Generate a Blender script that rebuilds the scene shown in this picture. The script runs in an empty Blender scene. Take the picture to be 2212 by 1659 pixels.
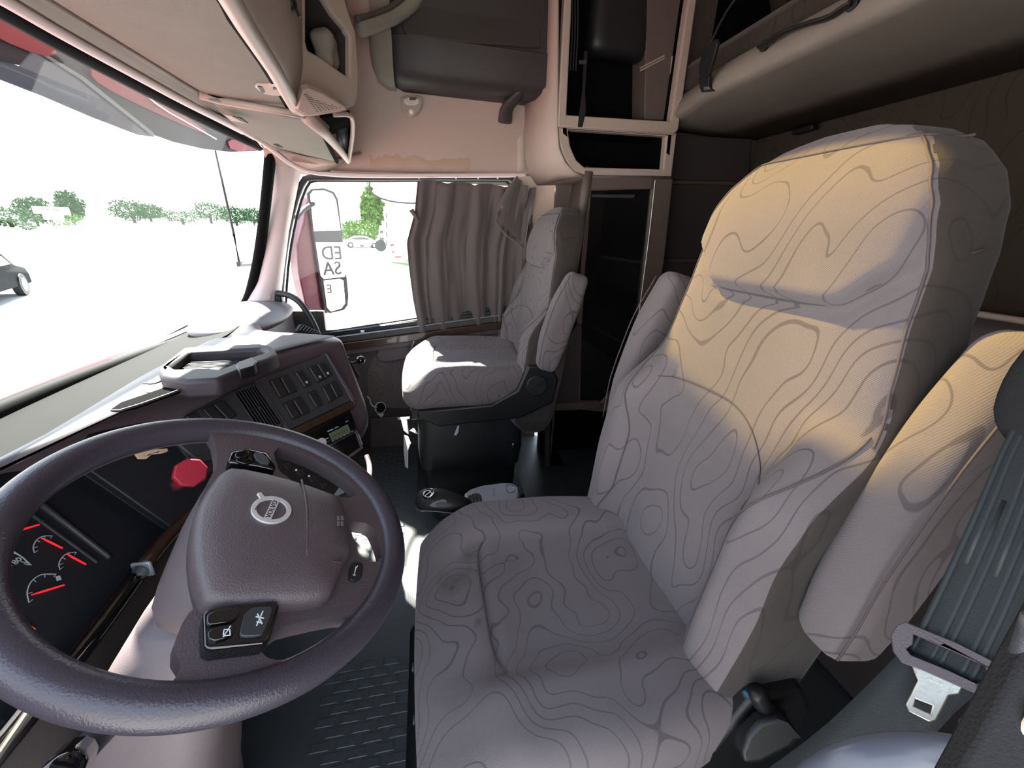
import bpy, bmesh, math, random
from mathutils import Vector as V, Matrix, noise
from mathutils.geometry import tessellate_polygon
random.seed(7)
S = bpy.context.scene
COL = S.collection
R = math.radians

# ---------------------------------------------------------------- camera
F, CX, CY = 870.0, 1106.0, 829.5          # the photograph taken as 2212 x 1659
CAM = V((0, 0, 1.15))
_y, _p, _r = R(12.46), R(20.5), R(2.5)
fw = V((math.cos(_y)*math.cos(_p), -math.sin(_y)*math.cos(_p), -math.sin(_p)))
rt = V((-math.sin(_y), -math.cos(_y), 0)); up = rt.cross(fw)
RR = rt*math.cos(_r) + up*math.sin(_r); UU = -rt*math.sin(_r) + up*math.cos(_r)
cd = bpy.data.cameras.new('camera'); cam = bpy.data.objects.new('camera', cd); COL.objects.link(cam)
cam.matrix_world = Matrix(((RR.x, UU.x, -fw.x, CAM.x), (RR.y, UU.y, -fw.y, CAM.y), (RR.z, UU.z, -fw.z, CAM.z), (0, 0, 0, 1)))
cd.sensor_width = 36; cd.lens = F/2212*36; cd.clip_start = 0.02; cd.clip_end = 600
S.camera = cam

# ---------------------------------------------------------------- light
S.view_settings.view_transform = 'Standard'; S.view_settings.look = 'None'
S.view_settings.gamma = 1; S.view_settings.use_curve_mapping = False
S.view_settings.exposure = 1.68
W = bpy.data.worlds.new('sky'); S.world = W; W.use_nodes = True
nt = W.node_tree; bg = nt.nodes['Background']
tc = nt.nodes.new('ShaderNodeTexCoord'); sp = nt.nodes.new('ShaderNodeSeparateXYZ'); rp = nt.nodes.new('ShaderNodeValToRGB')
nt.links.new(tc.outputs['Generated'], sp.inputs[0]); nt.links.new(sp.outputs['Z'], rp.inputs[0]); nt.links.new(rp.outputs[0], bg.inputs[0])
rp.color_ramp.elements[0].color = (1, .97, .93, 1); rp.color_ramp.elements[0].position = 0
rp.color_ramp.elements[1].color = (.62, .78, 1, 1); rp.color_ramp.elements[1].position = .6
bg.inputs[1].default_value = 1.25
sd = bpy.data.lights.new('sun', 'SUN'); sun = bpy.data.objects.new('sun', sd); COL.objects.link(sun)
sd.energy = 15; sd.angle = R(1.1); sd.color = (1, .95, .86)
SUN = V((1, .45, 1.10)).normalized()
sun.rotation_euler = SUN.to_track_quat('Z', 'Y').to_euler(); sun.location = (3, 3, 6)

# ---------------------------------------------------------------- helpers
def ray(px, py): return RR*((px-CX)/F) - UU*((py-CY)/F) + fw
def A(px, py, ax, v):                      # the point seen at (px, py) on the plane axis = v
    d = ray(px, py); i = 'XYZ'.index(ax); return CAM + d*((v-CAM[i])/d[i])
class Pl:                                  # a plane in the cab, with axes
    def __init__(s, o, n, hint=(0, 0, 1)):
        s.o = V(o); s.n = V(n).normalized()
        if s.n.dot(CAM-s.o) < 0: s.n = -s.n
        h = V(hint); s.v = (h - s.n*h.dot(s.n)).normalized(); s.u = s.v.cross(s.n)
    def at(s, px, py):
        d = ray(px, py); p = CAM + d*((s.o-CAM).dot(s.n)/d.dot(s.n)) - s.o
        return (p.dot(s.u), p.dot(s.v))
    def w(s, uv, h=0): return s.o + s.u*uv[0] + s.v*uv[1] + s.n*h
    def W(s, px, py, h=0): return s.w(s.at(px, py), h)
    def off(s, h): q = Pl(s.o+s.n*h, s.n); q.u = s.u; q.v = s.v; return q

ORG = {}
def tag(o, label=None, cat=None, group=None, kind=None):
    if label: o['label'] = label
    if cat: o['category'] = cat
    if group: o['group'] = group
    if kind: o['kind'] = kind
    return o
def thing(name, label, cat, loc, group=None):
    o = bpy.data.objects.new(name, None); COL.objects.link(o); o.location = loc; o.empty_display_size = .05
    ORG[o] = V(loc); return tag(o, label, cat, group)
def link(name, data, parent=None, org=None):
    o = bpy.data.objects.new(name, data); COL.objects.link(o)
    if parent is not None:
        o.parent = parent; ORG[o] = ORG[parent]
    else:
        o.location = org or V((0, 0, 0)); ORG[o] = V(o.location)
    return o
def mesh(name, vs, fs, mat, parent=None, smooth=40, bevel=0, seg=2, sub=0, solid=0, kind=None, fix=True):
    vs = [V(v) for v in vs]
    org = ORG[parent] if parent is not None else V((sum(v.x for v in vs)/len(vs), sum(v.y for v in vs)/len(vs), min(v.z for v in vs)))
    me = bpy.data.meshes.new(name); me.from_pydata([v-org for v in vs], [], fs)
    if fix:
        bm = bmesh.new(); bm.from_mesh(me); bmesh.ops.recalc_face_normals(bm, faces=bm.faces); bm.to_mesh(me); bm.free()
    if smooth:
        me.shade_smooth()
        if not sub and smooth < 180: me.set_sharp_from_angle(angle=R(smooth))
    o = link(name, me, parent, org); me.materials.append(mat)
    if solid: m = o.modifiers.new('s', 'SOLIDIFY'); m.thickness = solid; m.offset = 0
    if bevel: m = o.modifiers.new('b', 'BEVEL'); m.width = bevel; m.segments = seg; m.limit_method = 'ANGLE'; m.angle_limit = R(40)
    if sub: m = o.modifiers.new('u', 'SUBSURF'); m.levels = sub; m.render_levels = sub
    if kind: o['kind'] = kind
    return o
def round_poly(pts, n=0, r=.3):
    for _ in range(n):
        q = []
        for i, p in enumerate(pts):
            a = pts[(i+1) % len(pts)]
            q += [(p[0]*(1-.25)+a[0]*.25, p[1]*(1-.25)+a[1]*.25), (p[0]*.25+a[0]*.75, p[1]*.25+a[1]*.75)]
        pts = q
    return pts
def plate(name, pl, outer, mat, parent=None, holes=(), t=.01, bevel=0, px=True, rnd=0, seg=2, kind=None, fn=None, smooth=40):
    """a solid slab lying on a plane: outline and holes, its front t above the plane's back"""
    loops = []
    for L in [outer]+list(holes):
        q = [pl.at(*p) for p in L] if px else list(L)
        q = round_poly(q, rnd)
        # drop duplicate points
        loops.append([p for i, p in enumerate(q) if (V((p[0], p[1]))-V((q[i-1][0], q[i-1][1]))).length > 1e-5])
    flat = [p for L in loops for p in L]; N = len(flat)
    tris = tessellate_polygon([[V((p[0], p[1], 0)) for p in L] for L in loops])
    f = fn or (lambda uv, h: pl.w(uv, h))
    vs = [f(p, 0) for p in flat] + [f(p, -t) for p in flat]
    fs = [tuple(t_) for t_ in tris] + [tuple(N+i for i in reversed(t_)) for t_ in tris]
    k = 0
    for L in loops:
        n = len(L)
        fs += [(k+i, k+(i+1) % n, N+k+(i+1) % n, N+k+i) for i in range(n)]; k += n
    return mesh(name, vs, fs, mat, parent, bevel=bevel, seg=seg, kind=kind, smooth=smooth)
def ring_loft(rings, closed=True, cap=True):
    vs = []; fs = []; n = len(rings[0])
    for r in rings: vs += list(r)
    for i in range(len(rings)-1):
        for j in range(n if closed else n-1):
            a = i*n+j; b = i*n+(j+1) % n; fs.append((a, b, b+n, a+n))
    if cap and closed:
        for base, r in ((0, rings[0]), ((len(rings)-1)*n, rings[-1])):
            c = sum((V(p) for p in r), V())/n; vs.append(c); k = len(vs)-1
            fs += [(base+j, base+(j+1) % n, k) for j in range(n)]
    return vs, fs
def loft(name, rings, mat, parent=None, closed=True, cap=True, **k):
    vs, fs = ring_loft(rings, closed, cap); return mesh(name, vs, fs, mat, parent, **k)
def smooth_path(pts, n=1, cyc=False):
    pts = [V(p) for p in pts]
    for _ in range(n):
        q = []
        if not cyc: q.append(pts[0])
        for i in range(len(pts) if cyc else len(pts)-1):
            a, b = pts[i], pts[(i+1) % len(pts)]; q += [a*.75+b*.25, a*.25+b*.75]
        if not cyc: q.append(pts[-1])
        pts = q
    return pts
def tube_vf(pts, r, seg=8, cyc=False, flat=1, upv=(0, 0, 1)):
    pts = [V(p) for p in pts]; rs = []; n = len(pts)
    for i, p in enumerate(pts):
        a = pts[i-1] if (i or cyc) else p; b = pts[(i+1) % n] if (i < n-1 or cyc) else p
        t = (b-a).normalized(); u = t.cross(V(upv))
        if u.length < 1e-3: u = t.cross(V((1, 0, 0)))
        u.normalize(); w = u.cross(t); rr = r(i/(n-1)) if callable(r) else r
        rs.append([p + u*math.cos(2*math.pi*j/seg)*rr + w*math.sin(2*math.pi*j/seg)*rr*flat for j in range(seg)])
    if cyc: rs.append(rs[0])
    return ring_loft(rs, True, not cyc)
def tube(name, pts, r, mat, parent=None, seg=10, cyc=False, sm=0, flat=1, upv=(0, 0, 1), **k):
    if sm: pts = smooth_path(pts, sm, cyc)
    vs, fs = tube_vf(pts, r, seg, cyc, flat, upv); return mesh(name, vs, fs, mat, parent, **k)
def box(name, c, s, mat, parent=None, bevel=.002, rot=None, **k):
    c = V(c); h = V(s)/2; vs = []
    for x in (-1, 1):
        for y in (-1, 1):
            for z in (-1, 1):
                p = V((x*h.x, y*h.y, z*h.z)); vs.append(c + (rot @ p if rot else p))
    return mesh(name, vs, [(0, 1, 3, 2), (4, 6, 7, 5), (0, 4, 5, 1), (2, 3, 7, 6), (0, 2, 6, 4), (1, 5, 7, 3)], mat, parent, bevel=bevel, **k)
def hexa(name, top, bot, mat, parent=None, bevel=.004, **k):
    n = len(top); vs = list(top)+list(bot)
    fs = [tuple(range(n)), tuple(range(2*n-1, n-1, -1))]+[(i, (i+1) % n, n+(i+1) % n, n+i) for i in range(n)]
    return mesh(name, vs, fs, mat, parent, bevel=bevel, **k)
def disc(name, c, n, r, t, mat, parent=None, seg=24, bevel=.001, r2=None, **k):
    n = V(n).normalized(); u = n.orthogonal().normalized(); w = n.cross(u); c = V(c)
    rg = lambda h, q: [c + n*h + (u*math.cos(2*math.pi*j/seg)+w*math.sin(2*math.pi*j/seg))*q for j in range(seg)]
    return loft(name, [rg(-t, r2 or r), rg(0, r)], mat, parent, bevel=bevel, **k)
def ball(name, c, r, mat, parent=None, sc=(1, 1, 1), seg=16, fn=None, **k):
    vs = []; fs = []; c = V(c)
    for i in range(1, seg):
        for j in range(seg*2):
            a = math.pi*i/seg; b = math.pi*j/seg
            p = V((math.sin(a)*math.cos(b)*sc[0], math.sin(a)*math.sin(b)*sc[1], math.cos(a)*sc[2]))*r
            vs.append(c+(fn(p) if fn else p))
    m = seg*2
    for i in range(seg-2):
        for j in range(m): fs.append((i*m+j, i*m+(j+1) % m, (i+1)*m+(j+1) % m, (i+1)*m+j))
    fs += [tuple(range(m)), tuple(range((seg-2)*m+m-1, (seg-2)*m-1, -1))]
    return mesh(name, vs, fs, mat, parent, smooth=180, **k)
def rbox(name, h, r, res, fn, mat, parent=None, **k):
    """a rounded pad: half sizes h, edge radius r, vertices through fn(p) into the world"""
    n = [max(3, int(2*h[i]/res)) for i in range(3)]
    vid = {}; vs = []; fs = []
    def g(i, j, l):
        key = (i, j, l)
        if key not in vid:
            p = []
            for a, q in enumerate(key):
                t = q/n[a]*2-1; p.append(h[a]*t)
            p = V(p); c = V([max(-(h[a]-r), min(h[a]-r, p[a])) for a in range(3)]); d = p-c
            if d.length > 1e-9 : p = c + d.normalized()*r if sum(abs(x) > 1e-9 for x in d) > 0 else p
            vid[key] = len(vs); vs.append(fn(p))
        return vid[key]
    for a in range(3):
        b, c = (a+1) % 3, (a+2) % 3
        for side in (0, n[a]):
            for i in range(n[b]):
                for j in range(n[c]):
                    q = []
                    for di, dj in ((0, 0), (1, 0), (1, 1), (0, 1)):
                        key = [0, 0, 0]; key[a] = side; key[b] = i+di; key[c] = j+dj; q.append(g(*key))
                    fs.append(tuple(q))
    return mesh(name, vs, fs, mat, parent, smooth=180, **k)
def text(name, s, pl, px, py, size, mat, parent=None, rot=0, h=.001, mirror=False, ext=.0003, uv=None, sx=1):
    c = bpy.data.curves.new(name, 'FONT'); c.body = s; c.size = size; c.extrude = ext; c.align_x = 'CENTER'; c.align_y = 'CENTER'; c.resolution_u = 3
    t = bpy.data.objects.new('t', c); COL.objects.link(t); me = t.to_mesh()
    p = pl.w(uv if uv else pl.at(px, py), h)
    u = pl.u*math.cos(rot)+pl.v*math.sin(rot); v = pl.n.cross(u)
    if mirror: u = -u
    vs = [p+u*(q.co.x*sx)+v*q.co.y+pl.n*q.co.z for q in me.vertices]; fs = [tuple(f.vertices) for f in me.polygons]
    t.to_mesh_clear(); bpy.data.objects.remove(t); bpy.data.curves.remove(c)
    return mesh(name, vs, fs, mat, parent, smooth=0)
def sstep(a, b, x):
    t = max(0, min(1, (x-a)/(b-a))); return t*t*(3-2*t)

# ---------------------------------------------------------------- materials
def mat(name, col, rough=.6, spec=.4, metal=0, bump=0, bscale=400, var=0, vscale=6, coat=0, trans=0, sheen=0):
    m = bpy.data.materials.new(name); m.use_nodes = True; n = m.node_tree; b = n.nodes['Principled BSDF']
    b.inputs['Base Color'].default_value = (*col, 1); b.inputs['Roughness'].default_value = rough
    b.inputs['Specular IOR Level'].default_value = spec; b.inputs['Metallic'].default_value = metal
    b.inputs['Coat Weight'].default_value = coat
    if sheen: b.inputs['Sheen Weight'].default_value = sheen
    geo = n.nodes.new('ShaderNodeNewGeometry')
    if bump:
        t = n.nodes.new('ShaderNodeTexNoise'); t.inputs['Scale'].default_value = bscale; t.inputs['Detail'].default_value = 2
        bp = n.nodes.new('ShaderNodeBump'); bp.inputs['Strength'].default_value = bump; bp.inputs['Distance'].default_value = .001
        n.links.new(geo.outputs['Position'], t.inputs['Vector']); n.links.new(t.outputs[0], bp.inputs['Height']); n.links.new(bp.outputs[0], b.inputs['Normal'])
    if var:
        t = n.nodes.new('ShaderNodeTexNoise'); t.inputs['Scale'].default_value = vscale; t.inputs['Detail'].default_value = 5
        mx = n.nodes.new('ShaderNodeMix'); mx.data_type = 'RGBA'
        mx.inputs[6].default_value = (*[c*(1-var) for c in col], 1); mx.inputs[7].default_value = (*[min(1, c*(1+var)) for c in col], 1)
        n.links.new(geo.outputs['Position'], t.inputs['Vector']); n.links.new(t.outputs[0], mx.inputs[0]); n.links.new(mx.outputs[2], b.inputs['Base Color'])
    return m
def topo(name, base, line, scale=4.3, levels=11, width=.0009, stain=None, stretch=(1, 1, .55), rough=.9, dirt=True, off=(0, 0, 0)):
    """woven cloth printed with contour lines of even width"""
    m = bpy.data.materials.new(name); m.use_nodes = True; n = m.node_tree; L = n.links.new; b = n.nodes['Principled BSDF']
    b.inputs['Roughness'].default_value = rough; b.inputs['Specular IOR Level'].default_value = .15; b.inputs['Sheen Weight'].default_value = .12
    geo = n.nodes.new('ShaderNodeNewGeometry'); e = .004
    mp = n.nodes.new('ShaderNodeMapping'); mp.inputs['Scale'].default_value = stretch; mp.inputs['Location'].default_value = off
    L(geo.outputs['Position'], mp.inputs[0])
    def nz(o):
        a = n.nodes.new('ShaderNodeVectorMath'); a.operation = 'ADD'; a.inputs[1].default_value = o; L(mp.outputs[0], a.inputs[0])
        t = n.nodes.new('ShaderNodeTexNoise'); t.inputs['Scale'].default_value = scale; t.inputs['Detail'].default_value = 2.0; t.inputs['Roughness'].default_value = .40
        L(a.outputs[0], t.inputs['Vector']); return t.outputs[0]
    def mth(op, a, c=None, cl=False):
        x = n.nodes.new('ShaderNodeMath'); x.operation = op; x.use_clamp = cl
        for i, q in enumerate((a, c)):
            if q is None: continue
            if isinstance(q, (int, float)): x.inputs[i].default_value = q
            else: L(q, x.inputs[i])
        return x.outputs[0]
    n0 = nz((0, 0, 0)); g = None
    for o in ((e, 0, 0), (0, e, 0), (0, 0, e)):
        d = mth('SUBTRACT', nz(o), n0); d = mth('MULTIPLY', d, d); g = d if g is None else mth('ADD', g, d)
    g = mth('DIVIDE', mth('SQRT', g), e)                      # slope per metre
    g = mth('ADD', g, .12)
    f = mth('FRACT', mth('MULTIPLY', n0, levels*2))
    d = mth('ABSOLUTE', mth('SUBTRACT', f, .5))               # 0 on a line
    d = mth('DIVIDE', mth('DIVIDE', d, levels*2), g)          # metres from the line
    wv = n.nodes.new('ShaderNodeTexNoise'); wv.inputs['Scale'].default_value = 9; L(geo.outputs['Position'], wv.inputs['Vector'])
    wd = mth('MULTIPLY', mth('ADD', wv.outputs[0], -.12), width*2.0)
    k = mth('SUBTRACT', 1.0, mth('DIVIDE', mth('SUBTRACT', d, wd), width*.5), True)
    k = mth('MINIMUM', mth('MAXIMUM', k, 0.0), 1.0)
    sp_ = n.nodes.new('ShaderNodeTexNoise'); sp_.inputs['Scale'].default_value = 900; sp_.inputs['Detail'].default_value = 1; L(geo.outputs['Position'], sp_.inputs['Vector'])
    m1 = n.nodes.new('ShaderNodeMix'); m1.data_type = 'RGBA'; m1.inputs[6].default_value = (*[c*.82 for c in base], 1); m1.inputs[7].default_value = (*[c*1.2 for c in base], 1)
    L(sp_.outputs[0], m1.inputs[0]); out = m1.outputs[2]
    if dirt:
        dn = n.nodes.new('ShaderNodeTexNoise'); dn.inputs['Scale'].default_value = 5; dn.inputs['Detail'].default_value = 4; L(geo.outputs['Position'], dn.inputs['Vector'])
        cr = n.nodes.new('ShaderNodeValToRGB'); cr.color_ramp.elements[0].position = .35; cr.color_ramp.elements[1].position = .7
        cr.color_ramp.elements[0].color = (.86, .87, .86, 1); cr.color_ramp.elements[1].color = (1, 1, 1, 1); L(dn.outputs[0], cr.inputs[0])
        md = n.nodes.new('ShaderNodeMix'); md.data_type = 'RGBA'; md.blend_type = 'MULTIPLY'; md.inputs[0].default_value = 1; L(out, md.inputs[6]); L(cr.outputs[0], md.inputs[7]); out = md.outputs[2]
    if stain:
        for p0, sc3 in stain:
            sb = n.nodes.new('ShaderNodeVectorMath'); sb.operation = 'SUBTRACT'; sb.inputs[1].default_value = p0; L(geo.outputs['Position'], sb.inputs[0])
            ml = n.nodes.new('ShaderNodeVectorMath'); ml.operation = 'MULTIPLY'; ml.inputs[1].default_value = sc3; L(sb.outputs[0], ml.inputs[0])
            ln = n.nodes.new('ShaderNodeVectorMath'); ln.operation = 'LENGTH'; L(ml.outputs[0], ln.inputs[0])
            sn = n.nodes.new('ShaderNodeTexNoise'); sn.inputs['Scale'].default_value = 45; L(geo.outputs['Position'], sn.inputs['Vector'])
            q_ = mth('SUBTRACT', 1.25, mth('ADD', ln.outputs['Value'], mth('MULTIPLY', sn.outputs[0], .9)), True)
            ms = n.nodes.new('ShaderNodeMix'); ms.data_type = 'RGBA'; ms.inputs[7].default_value = (*[c*.45 for c in base], 1)
            L(q_, ms.inputs[0]); L(out, ms.inputs[6]); out = ms.outputs[2]
    m2 = n.nodes.new('ShaderNodeMix'); m2.data_type = 'RGBA'; m2.inputs[7].default_value = (*line, 1)
    L(mth('MULTIPLY', k, .85), m2.inputs[0]); L(out, m2.inputs[6]); L(m2.outputs[2], b.inputs['Base Color'])
    wn = n.nodes.new('ShaderNodeTexWave'); wn.inputs['Scale'].default_value = 190; wn.bands_direction = 'DIAGONAL'; L(geo.outputs['Position'], wn.inputs['Vector'])
    bp = n.nodes.new('ShaderNodeBump'); bp.inputs['Strength'].default_value = .25; bp.inputs['Distance'].default_value = .0006; L(wn.outputs[0], bp.inputs['Height'])
    L(bp.outputs[0], b.inputs['Normal'])
    return m
def emis(name, col, s):
    m = bpy.data.materials.new(name); m.use_nodes = True; b = m.node_tree.nodes['Principled BSDF']
    b.inputs['Base Color'].default_value = (*col, 1); b.inputs['Emission Color'].default_value = (*col, 1); b.inputs['Emission Strength'].default_value = s; return m
def pane(name, tint, gloss=.08, rough=.0, haze=0.0):
    m = bpy.data.materials.new(name); m.use_nodes = True; n = m.node_tree; n.nodes.remove(n.nodes['Principled BSDF'])
    o = n.nodes['Material Output']; t = n.nodes.new('ShaderNodeBsdfTransparent'); t.inputs[0].default_value = (*tint, 1)
    g = n.nodes.new('ShaderNodeBsdfGlossy'); g.inputs['Roughness'].default_value = rough
    lw = n.nodes.new('ShaderNodeLayerWeight'); lw.inputs[0].default_value = .5
    pw = n.nodes.new('ShaderNodeMath'); pw.operation = 'POWER'; pw.inputs[1].default_value = 5; n.links.new(lw.outputs['Facing'], pw.inputs[0])
    fr = n.nodes.new('ShaderNodeMath'); fr.operation = 'MULTIPLY_ADD'; fr.inputs[1].default_value = .5; fr.inputs[2].default_value = .03; n.links.new(pw.outputs[0], fr.inputs[0])
    mx = n.nodes.new('ShaderNodeMixShader'); n.links.new(fr.outputs[0], mx.inputs[0]); n.links.new(t.outputs[0], mx.inputs[1]); n.links.new(g.outputs[0], mx.inputs[2])
    out = mx.outputs[0]
    if haze:
        d = n.nodes.new('ShaderNodeBsdfDiffuse'); d.inputs[0].default_value = (.8, .8, .8, 1)
        m2 = n.nodes.new('ShaderNodeMixShader'); m2.inputs[0].default_value = haze; n.links.new(out, m2.inputs[1]); n.links.new(d.outputs[0], m2.inputs[2]); out = m2.outputs[0]
    n.links.new(out, o.inputs[0]); return m

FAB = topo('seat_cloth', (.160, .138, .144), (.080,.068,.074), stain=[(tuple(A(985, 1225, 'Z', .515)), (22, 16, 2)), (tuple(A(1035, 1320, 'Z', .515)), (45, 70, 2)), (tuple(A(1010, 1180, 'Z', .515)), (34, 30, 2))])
FAB_SHADE = topo('seat_cloth_shaded_side', (.052, .044, .040), (.033, .028, .026))
BACKF = topo('rear_wall_cloth', (.042, .032, .024), (.026, .020, .015), scale=3.4, dirt=False)
DOORF = topo('door_cloth', (.115, .094, .09), (.065, .055, .054), scale=6)
SEAM = mat('seam_thread', (.085, .07, .075), .8)
BEIGE = mat('beige_plastic', (.38, .305, .262), .5, bump=.25, bscale=700, var=.05)
PINK = mat('header_vinyl', (.36, .275, .235), .55, bump=.2, bscale=900, var=.06, vscale=3)
LITE = mat('pillar_plastic', (.60, .50, .49), .45, bump=.15, bscale=900)
FELT = mat('locker_felt', (.205, .215, .185), .95, .1, bump=.6, bscale=900, var=.12, vscale=9)
BUNK = mat('bunk_vinyl', (.22, .195, .165), .85, .15, bump=.5, bscale=700, var=.22, vscale=5)
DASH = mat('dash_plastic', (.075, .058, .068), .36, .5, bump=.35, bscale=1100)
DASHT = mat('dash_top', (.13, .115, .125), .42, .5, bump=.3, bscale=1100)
SLATE = mat('fascia_slate', (.034, .036, .042), .42, .5, bump=.3, bscale=1300)
SWCH = mat('switch_plastic', (.014, .015, .017), .4, .5)
WOOD = mat('wood_trim', (.042, .020, .013), .25, .5, var=.4, vscale=40, coat=.4)
WHEEL = mat('wheel_leather', (.040, .034, .046), .32, .5, bump=.5, bscale=420)
HUBM = mat('airbag_vinyl', (.086, .067, .073), .42, .5, bump=.8, bscale=520)
SHRD = mat('column_plastic', (.15, .12, .125), .40, .5, bump=.35, bscale=900)
BROWN = mat('locker_brown', (.105, .078, .068), .5, bump=.25, bscale=800)
DBROWN = mat('cabinet_dark', (.052, .043, .042), .5, bump=.25, bscale=800)
BLACK = mat('black_plastic', (.010, .010, .011), .45, .4)
GLOSS = mat('gloss_black', (.004, .004, .005), .06, .6, coat=.5)
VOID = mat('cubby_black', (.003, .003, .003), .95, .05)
RUBBER = mat('black_rubber', (.012, .013, .015), .5, .45, bump=.4, bscale=500)
MAT_ = mat('floor_rubber', (.035, .040, .043), .42, .45, bump=.4, bscale=300, var=.15, vscale=8)
CARP = mat('sleeper_carpet', (.02, .02, .022), .95, .1, bump=.8, bscale=900)
WEB = mat('belt_webbing', (.014, .018, .021), .6, .4, bump=.5, bscale=1500)
WEB2 = mat('belt_stripe', (.026, .034, .038), .5, .4)
STEEL = mat('brushed_steel', (.36, .35, .31), .35, .5, metal=.85, bump=.3, bscale=300, var=.15, vscale=60)
BRITE = mat('emblem_metal', (.80, .80, .82), .32, .5, metal=.55)
CHROME = mat('chrome', (.75, .76, .78), .14, .5, metal=1)
SILV = mat('silver_plastic', (.30, .33, .37), .32, .5, metal=.35)
REDK = mat('red_knob', (.42, .02, .045), .42, .5, bump=.3)
REDP = mat('truck_red_paint', (.40, .012, .03), .55, .25)
MARN = mat('visor_plum', (.008, .004, .010), .6, .15)
CREAM = mat('cream_foam', (.75, .56, .38), .8)
ORANGE = mat('orange_label', (1, .13, .01), .5)
NEEDLE = emis('red_needle', (.9, .02, .03), .25)
DIALM = mat('dial_print', (.42, .46, .50), .6)
DIALD = mat('dial_face', (.012, .014, .018), .5)
LCD = mat('lcd_green', (.10, .13, .07), .3)
ICON = mat('icon_white', (.75, .77, .8), .5)
CURT = mat('curtain_cloth', (.10, .082, .080), .85, .2, bump=.3, bscale=1500, sheen=.3)
MIRR = mat('mirror_glass', (.92, .94, .95), .02, .5, metal=1)
REDD = mat('visor_red', (.12, .003, .012), .5, .2)
TRAYM = mat('tray_plastic', (.038, .030, .036), .5, .3, bump=.3, bscale=1100)
BANDM = mat('defroster_plastic', (.012, .012, .0115), .8, .08, bump=.2)
SEALM = mat('seal_rubber', (.0025, .0025, .003), .7, .08)
LOCK = mat('side_locker_plastic', (.030, .025, .025), .5, bump=.25, bscale=800)
PURP = mat('mirror_shell_paint', (.10, .012, .03), .35, coat=.3)
WHT = mat('white_paint', (.8, .8, .8), .5)
GRND = mat('asphalt', (.42, .41, .40), .9, var=.1, vscale=.3)
GRASS = mat('grass_field', (.10, .17, .035), .95, var=.3, vscale=.4)
LEAF = mat('leaf_green', (.020, .075, .020), .8, .2, var=.5, vscale=1.5)
LEAF2 = mat('leaf_light', (.07, .15, .02), .8, .2, var=.4, vscale=2)
TRNK = mat('bark', (.10, .08, .06), .9)
GLASS = pane('window_glass', (.93, .97, .96))
TINT = pane('added_skylight_glass', (.50, .42, .22))
VISG = pane('visor_tint', (.13, .14, .17), haze=.05)
CREAMT = mat('dome_lens', (.62, .56, .48), .25, .6, coat=.5)

# ================================================================ the shell
def quadgrid(name, P4, n, m, mat_, parent=None, fn=None, **k):
    a, b, c, d = [V(p) for p in P4]; vs = []; fs = []
    for j in range(m+1):
        for i in range(n+1):
            s, t = i/n, j/m; p = a*(1-s)*(1-t)+b*s*(1-t)+c*s*t+d*(1-s)*t
            vs.append(fn(p, s, t) if fn else p)
    for j in range(m):
        for i in range(n): q = j*(n+1)+i; fs.append((q, q+1, q+n+2, q+n+1))
    return mesh(name, vs, fs, mat_, parent, **k)
def st(o): o['kind'] = 'structure'; return o
XR = 2.12          # inner face of the passenger side
st(box('floor', (1.0, -.35, -.02), (2.5, 2.75, .04), MAT_, bevel=0))
XB = 1.95          # sleeper side wall
YB = -1.58
def wall(name, pts, mat_, t=.03, n=(1, 0, 0), **k):
    return hexa(name, [V(p) for p in pts], [V(p)+V(n)*t for p in pts], mat_, bevel=0, **k)

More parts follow.
